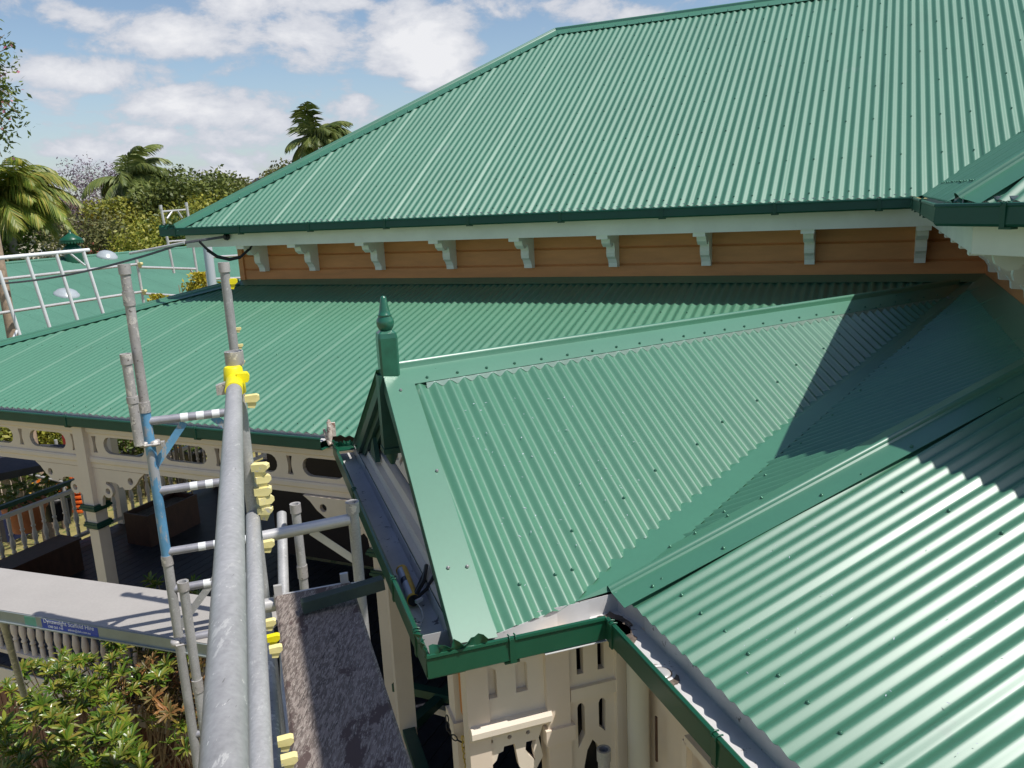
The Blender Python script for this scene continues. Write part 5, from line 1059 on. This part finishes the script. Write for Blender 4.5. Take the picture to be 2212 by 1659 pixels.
# jacaranda, nearly leafless with mauve haze of bloom
def branches(b, p, d, L, r, depth, rs, tips, spread=.6):
    q = p+d*L; m = lerp(p, q, .5)+Vector((rs.uniform(-.1, .1), rs.uniform(-.1, .1), rs.uniform(-.05, .1)))*L; b.path([p, m, q], r, 5, r*.6); tips.append(q)
    if depth == 0: return
    for k in range(rs.choice((2, 3, 3))):
        v = (d+Vector((rs.gauss(0, spread), rs.gauss(0, spread), rs.gauss(.05, spread*.6)))).normalized(); branches(b, q, v, L*rs.uniform(.6, .82), r*.55, depth-1, rs, tips, spread)
top = far(160, 342, 62); base = Vector((top.x, top.y, -7)); rs = random.Random(5); tips = []
t = thing('jacaranda_tree', 'bare branching jacaranda with mauve blossom between the two palms', 'tree', base, 'trees beyond the roofs')
b = MB()
for k in range(4): branches(b, base+aZ*2.4, Vector((rs.uniform(-.7, .7), rs.uniform(-.7, .7), .9)).normalized(), 2.9, .13, 5, rs, tips, .5)
b.path([base, base+aZ*2.6], .3, 8, .2); b.build('trunk', 'bark', t); b = MB(); zmx = top.z+.2
for i in range(9000):
    c_ = rs.choice(tips[8:]) + Vector((rs.gauss(0, .3), rs.gauss(0, .3), rs.gauss(0, .22)))
    if c_.z < zmx+.5: leafquad(b, c_, .085*rs.uniform(.5, 1.3), rs)
b.build('crown', 'leaf_jac', t, fix=False)
# palms
def frond(b, o, d, L, rs, droop=1.0, wd=.55, nl=34, wind=Vector((0, 0, 0)), lw=.035):
    pts = []; p = Vector(o); v = Vector(d).normalized(); n_ = 12
    for i in range(n_+1): pts.append(Vector(p)); v = (v+aZ*-.16*droop*(.4+i/n_)+wind*.10).normalized(); p = p+v*L/n_
    b.path(pts, .022, 5, .006); 
    for k in range(nl):
        s_ = (k+1.5)/(nl+1.5)*n_; i = min(int(s_), n_-1); c_ = lerp(pts[i], pts[i+1], s_-i); tg = (pts[i+1]-pts[i]).normalized(); sd = tg.cross(aZ); sd = sd.normalized() if sd.length > .05 else Vector((1, 0, 0))
        l = wd*sin(pi*min(1, .12+.88*k/nl))**.6*rs.uniform(.85, 1.1)
        for sg in (-1, 1):
            e = (sd*sg*.75+tg*.75-aZ*rs.uniform(.25, .7)*droop+wind*.5).normalized(); q = c_+e*l*.55; e2_ = (e-aZ*.5*droop).normalized(); q2 = q+e2_*l*.5; wv = tg*lw
            b.add([c_-wv*.6, c_+wv*.6, q+wv, q-wv, q2], [(0, 1, 2, 3), (3, 2, 4)])
def palm(label, base, top, nf, L, leaf, seed, wind, droop=1.0, wd=.6, tr=.14, lw=.035, name='palm_tree', nl=34):
    rs = random.Random(seed); t = thing(name, label, 'tree', base, 'palms'); b = MB(); b.path([base, lerp(base, top, .5)+wind*.1, top-aZ*.2], tr, 12, tr*.75); b.build('trunk', 'palmbark', t); b = MB()
    for k in range(nf):
        a_ = 2*pi*k*.381966; el = rs.uniform(-.25, 1.25); d = Vector((cos(a_)*cos(el), sin(a_)*cos(el), sin(el)))+wind*.35; frond(b, top, d, L*rs.uniform(.8, 1.1), rs, droop*rs.uniform(.8, 1.2), wd, nl, wind, lw)
    b.build('crown', leaf, t, fix=False); return t
wR = R2*1.0; wR.z = 0; wR.normalize()
tp = far(8, 425, 36); palm('large golden palm with drooping yellow fronds at the left edge', Vector((tp.x, tp.y, -6.5)), tp, 34, 2.8, 'leaf_gold', 3, wR*.55, 1.1, 1.0, .2, .042, nl=50)
tp = far(282, 388, 52); palm('blue green feathery palm above the dark trees, bent by the wind', Vector((tp.x, tp.y, -7)), tp, 30, 2.9, 'leaf_palm', 4, wR*.7, 1.15, .95, .16, .05, nl=46)
tp = far(680, 300, 48); palm('windblown palm rising behind the sloping roof hip', Vector((tp.x, tp.y, -7)), tp, 26, 2.2, 'leaf_palm', 6, wR*.5+aZ*.1, 1.0, .95, .16, .05, nl=44)
# orchid-tree branch hanging in at the upper left
rs = random.Random(12); o_ = far(-70, 190, 15); t = thing('overhanging_branch', 'thin leafy branch with pink flowers hanging in at the upper left edge', 'tree', Vector((o_.x, o_.y, GZ)))
b = MB(); b.path([Vector((o_.x, o_.y, GZ)), o_-aZ*1, o_], .10, 8, .05); tips = []
for (x, y) in ((10, 75), (28, 100), (8, 160), (25, 210), (40, 215), (45, 250), (12, 270), (20, 300), (5, 340), (15, 130), (30, 235), (-5, 200), (-10, 120), (2, 240), (4, 180), (-4, 290)):
    q = far(x, y, 15+rs.uniform(-.4, .4)); m_ = lerp(o_, q, .5)+Vector((0, 0, .15)); b.path([o_, m_, q], .016, 5, .004); tips += [q, lerp(m_, q, .6), lerp(m_, q, .3), m_]
b.build('trunk', 'twig', t); b = MB(); b2 = MB()
for i in range(1150): c_ = rs.choice(tips)+Vector((rs.gauss(0, .09), rs.gauss(0, .09), rs.gauss(-.03, .13))); leafquad(b, c_, .045*rs.uniform(.6, 1.3), rs, .4)
for i in range(45): c_ = rs.choice(tips)+Vector((rs.gauss(0, .1), rs.gauss(0, .1), rs.gauss(0, .12))); leafquad(b2, c_, .035, rs, .7)
b.build('crown', 'leaf_mid', t, fix=False); b2.build('flowers', 'pink', t, fix=False)
# yellow shrubs between the buildings
for (x, y, d, rad, n_, lb, sd_) in ((432, 582, 13.6, .42, 2600, 'bright yellow shrub behind the thin pole and white downpipe', 1), (338, 628, 13.2, .30, 1400, 'small yellow shrub tip above the verandah hip', 2), (410, 603, 13.8, .3, 1000, 'yellow shrub clump left of the thin pole', 3)):
    rs = random.Random(sd_); tp = far(x, y, d); base = Vector((tp.x, tp.y, GZ)); t = thing('yellow_shrub', lb, 'shrub', base, 'yellow shrubs'); b = MB()
    for k in range(9): q = tp+Vector((rs.uniform(-rad, rad)*.8, rs.uniform(-rad, rad)*.8, rs.uniform(-.5, 0))); b.path([base, lerp(base, q, .6), q], .02, 5, .006)
    b.build('stem', 'twig', t); b = MB()
    for i in range(n_): h = rs.random(); v = Vector((rs.gauss(0, .45), rs.gauss(0, .45), 0))*rad*(.35+.9*h); leafquad(b, tp+v-aZ*h*1.1-aZ*.05, .035*rs.uniform(.6, 1.3), rs, .5)
    b.build('crown', 'leaf_yel', t, fix=False)
# foreground shrub below the platform: whorls of glossy leaves on forking twigs
def whorl(b, o, ax, L, n_, rs, wide=.24, tilt=.55):
    a_ = ax.orthogonal().normalized(); c_ = ax.cross(a_)
    for k in range(n_):
        th_ = 2*pi*k*.381966+rs.uniform(-.2, .2); e = (a_*cos(th_)+c_*sin(th_)); up_ = tilt+rs.uniform(-.3, .35)+(.5 if k > n_*.6 else 0); d = (e+ax*up_).normalized(); l = L*rs.uniform(.7, 1.1)*(1 if k < n_*.6 else .75); s_ = d.cross(ax).normalized(); nn_ = s_.cross(d)
        w_ = l*wide; p0 = o; p1 = o+d*l*.35+nn_*0; p2_ = o+d*l*.7-ax*l*.04; p3_ = o+d*l-ax*l*.13; fold = nn_*w_*.28
        b.add([p0, p1+s_*w_*.42-fold*-.6, p2_+s_*w_*.48+fold*.6, p3_, p2_-s_*w_*.48+fold*.6, p1-s_*w_*.42+fold*.6, p1, p2_], [(0, 1, 6), (1, 2, 7, 6), (2, 3, 7), (0, 6, 5), (6, 7, 4, 5), (7, 3, 4)])
def shrub(label, cells, leaf, seed, base, L=.115, tw=True, nl=(16, 24)):
    rs = random.Random(seed); t = thing('broadleaf_shrub', label, 'shrub', base, 'glossy shrubs below the platform'); b = MB(); bt = MB()
    trunks = [base+Vector((rs.uniform(-.2, .2), rs.uniform(-.2, .2), 0)) for _ in range(4)]
    for (x, y, z) in cells:
        o = onz(x, y, z); ax = (aZ*1.0+Vector((rs.gauss(0, .35), rs.gauss(0, .35), 0))-fw*.25).normalized(); whorl(b, o, ax, L*rs.uniform(.8, 1.15), rs.randint(*nl), rs, wide=.20)
        if rs.random() < .5: whorl(b, o-ax*.05, ax, L*.95, 8, rs, tilt=.1)
        tb = rs.choice(trunks); k_ = lerp(tb, o, .6)-aZ*.12; bt.path([tb, lerp(tb, k_, .5)+Vector((rs.uniform(-.1, .1), rs.uniform(-.1, .1), .05)), k_, o-ax*.02], .018, 6, .004)
    bt.build('stem', 'twig', t); b.build('crown', leaf, t, fix=False); return t
rs = random.Random(77)
def field(poly, n_, z0, z1, rs):
    out = []; xs = [p[0] for p in poly]; ys = [p[1] for p in poly]
    while len(out) < n_:
        x = rs.uniform(min(xs), max(xs)); y = rs.uniform(min(ys), max(ys)); c = False
        for i in range(len(poly)):
            (x1, y1), (x2, y2) = poly[i], poly[(i+1) % len(poly)]
            if (y1 > y) != (y2 > y) and x < (x2-x1)*(y-y1)/(y2-y1)+x1: c = not c
        if c: out.append((x, y, rs.uniform(z0, z1)))
    return out
shrub('large glossy green shrub with upright leaf whorls filling the lower left corner', field([(-40, 1560), (60, 1500), (140, 1540), (230, 1500), (300, 1580), (330, 1760), (-40, 1760)], 130, -3.8, -3.2, rs), 'leaf_shrub', 1, onz(120, 1720, -5.75))
shrub('yellow green shrub growing up in front of the turned balusters', field([(10, 1480), (90, 1400), (180, 1425), (250, 1360), (420, 1350), (430, 1450), (300, 1490), (200, 1540), (60, 1560)], 95, -3.9, -3.45, rs), 'leaf_shrub', 2, onz(230, 1640, -5.75))
shrub('browning shrub with dry orange seed heads beside the left scaffold pole', field([(280, 1400), (440, 1400), (440, 1560), (360, 1560), (250, 1500)], 60, -4.1, -3.6, rs), 'leaf_dry', 3, onz(350, 1700, -5.75), nl=(10, 16))
shrub('small leafy sprigs poking up behind the grey platform by the poles', [(325, 1255, -3.2), (340, 1262, -3.25), (395, 1275, -3.2), (432, 1290, -3.2), (418, 1262, -3.2), (432, 1360, -3.2), (448, 1395, -3.3), (420, 1405, -3.3)], 'leaf_shrub', 4, onz(400, 1600, -5.75), L=.10)
shrub('few sunlit leaves low beside the poles above the batten skirt', field([(300, 1560), (430, 1540), (440, 1640), (330, 1600)], 12, -4.0, -3.7, rs), 'leaf_shrub', 5, onz(400, 1700, -5.75), L=.11, nl=(5, 9))
b = MB(); b.tube(onz(2, 1325, -2.2), onz(52, 1500, -3.2), .022, 14); one(b, 'leaning_pole', 'steel2', 'pale flaking pole standing at the far left edge before the turned balusters', 'scaffold pole', onz(52, 1500, -3.2))
# garden beyond the left railing
t = thing('paling_fence', 'weathered timber paling fence along the back of the garden', 'fence', U(15.2, 9, GZ)); rs = random.Random(3)
b = MB()
for k in range(150): y_ = 3+.105*k; b.box(U(15.2+rs.uniform(-.01, .01), y_, GZ+.85+rs.uniform(-.02, .02)), aX*.009, aY*.045, aZ*.85)
b.build('palings', 'paling', t); b = MB()
for z_ in (.4, 1.3): b.box(U(15.26, 11, GZ+z_), aX*.03, aY*8, aZ*.04)
b.build('fence_rail', 'paling', t)
def pot(x, y, label, flower, seed, d=11.0, s=1.0, potmt='terracotta'):
    p_ = onX(x, y, d); rs = random.Random(seed); t = thing('potted_plant', label, 'potted plant', p_, 'potted plants in the garden'); b = MB(); b.lathe(p_-aZ*.32*s, aZ, [(.16*s, 0), (.20*s, .22*s), (.23*s, .25*s), (.23*s, .32*s), (.20*s, .32*s), (.19*s, .28*s)], 22); b.build('pot', potmt, t); b = MB()
    for i in range(260): leafquad(b, p_+Vector((rs.gauss(0, .15), rs.gauss(0, .15), abs(rs.gauss(.12, .13))))*1.0*s, .07*s, rs, .3) if False else leafquad(b, p_+Vector((rs.gauss(0, .16)*s, rs.gauss(0, .16)*s, abs(rs.gauss(.12, .12))*s)), .055*s, rs, .35)
    b.build('foliage', 'leaf_mid', t, fix=False)
    if flower:
        b = MB()
        for i in range(30): leafquad(b, p_+Vector((rs.gauss(0, .16)*s, rs.gauss(0, .16)*s, abs(rs.gauss(.2, .1))*s)), .035*s, rs, .8)
        b.build('flowers', flower, t, fix=False)
    return t
pot(52, 1085, 'leafy plant in a terracotta pot beyond the dark handrail', None, 1, 11.2, 1.3); pot(118, 1070, 'plant with small red flowers in a pot beside the terracotta one', 'redfl', 2, 11.8, 1.2, 'black')
pot(265, 968, 'pink flowering potted plant seen through the frieze opening', 'pink', 3, 14, 1.0, 'black'); pot(418, 970, 'orange flowering potted plant seen through the third frieze opening', 'redfl', 4, 12.5, 1.0, 'black')
for (x, y, d, rad, n_, leaf, lb, sd_) in ((30, 925, 14.4, .9, 2600, 'leaf_lime', 'sunlit bush before the paling fence, seen through the leftmost frieze opening', 1), (105, 940, 14.3, .9, 2600, 'leaf_lime', 'sunlit bush before the fence, seen through the second frieze opening', 2), (300, 945, 14.2, .9, 2200, 'leaf_mid', 'green bush before the fence, seen through the frieze right of the post', 4), (380, 960, 14.2, .8, 2000, 'leaf_dark', 'dark bush before the fence behind the blue frame', 5)):
    rs = random.Random(sd_); p_ = onX(x, y, d); base = Vector((p_.x, p_.y, GZ)); t = thing('garden_bush', lb, 'shrub', base, 'bushes before the fence'); b = MB(); b.path([base, p_], .05, 6, .02); b.build('stem', 'bark', t); b = MB()
    for i in range(n_): v = Vector((rs.gauss(0, 1), rs.gauss(0, 1), rs.gauss(0, .8))).normalized()*rad*rs.random()**.5; leafquad(b, p_+v, .06*rs.uniform(.6, 1.3), rs, .45)
    b.build('crown', leaf, t, fix=False)
# blue grey shade sail like canopy and rails left of the post
cA = [onX(-60, 960, 11.4), onX(150, 960, 10.9), onX(185, 985, 10.6), onX(-60, 1035, 10.6)]
t = thing('dark_platform', 'dark grey scaffold deck at the far left behind the fretwork bracket', 'platform', cA[3]); b = MB(); dn = aZ*-.10
b.add(cA+[p+dn for p in cA], [(0, 1, 2, 3), (7, 6, 5, 4), (0, 4, 5, 1), (1, 5, 6, 2), (2, 6, 7, 3), (3, 7, 4, 0)]); b.build('board', 'deck', t)
for (c_, lb, mt_) in (((-40, 1003, 170, 992), 'grey scaffold tube left of the cream post in the garden, upper one', 'steel'), ((-40, 1000, 150, 1045), 'grey sloping scaffold tube left of the cream post in the garden', 'steel'), ((120, 950, 150, 1130), 'upright scaffold tube in the garden left of the cream post', 'steel')):
    b = MB(); b.tube(onX(c_[0], c_[1], 11.5), onX(c_[2], c_[3], 11.5), TR, 14); one(b, 'garden_tube', mt_, lb, 'scaffold tube', onX(c_[2], c_[3], 11.5), 'scaffold tubes in the garden')
p_ = onX(172, 1040, 12.2); t = thing('barrier_mesh', 'roll of orange barrier mesh standing on the lawn behind the cream post', 'barrier mesh', p_); b = MB()
for k in range(9): b.lathe(p_+aZ*(-.5+.085*k), aZ, [(.20, 0), (.205, .03), (.20, .05)], 18)
b.build('roll', 'orangem', t); b = MB(); b.lathe(p_+aZ*.3, aZ, [(.14, 0), (.15, .5), (.13, .75), (.05, .8)], 16); one(b, 'red_bin', 'redp', 'tall red plastic drum behind the cream post', 'drum', p_+aZ*.3)
b = MB(); q_ = onX(200, 1130, 11.0); b.box(U(11.2, 7.6, GZ+.02), aX*.45, aY*4.2, aZ*.03); tag(b.build('path', 'rim'), kind='structure')
b = MB(); b.box(U(10.55, 7.6, GZ+.015), aX*.18, aY*4.2, aZ*.02); tag(b.build('brick_edging', 'terracotta'), kind='structure')
b = MB(); b.box(onX(10, 1110, 13)-aZ*.2, aX*.25, aY*.2, aZ*.2); o = one(b, 'storage_tub', 'navy', 'dark patterned tub beside the terracotta pot', 'tub', onX(10, 1110, 13)-aZ*.4)
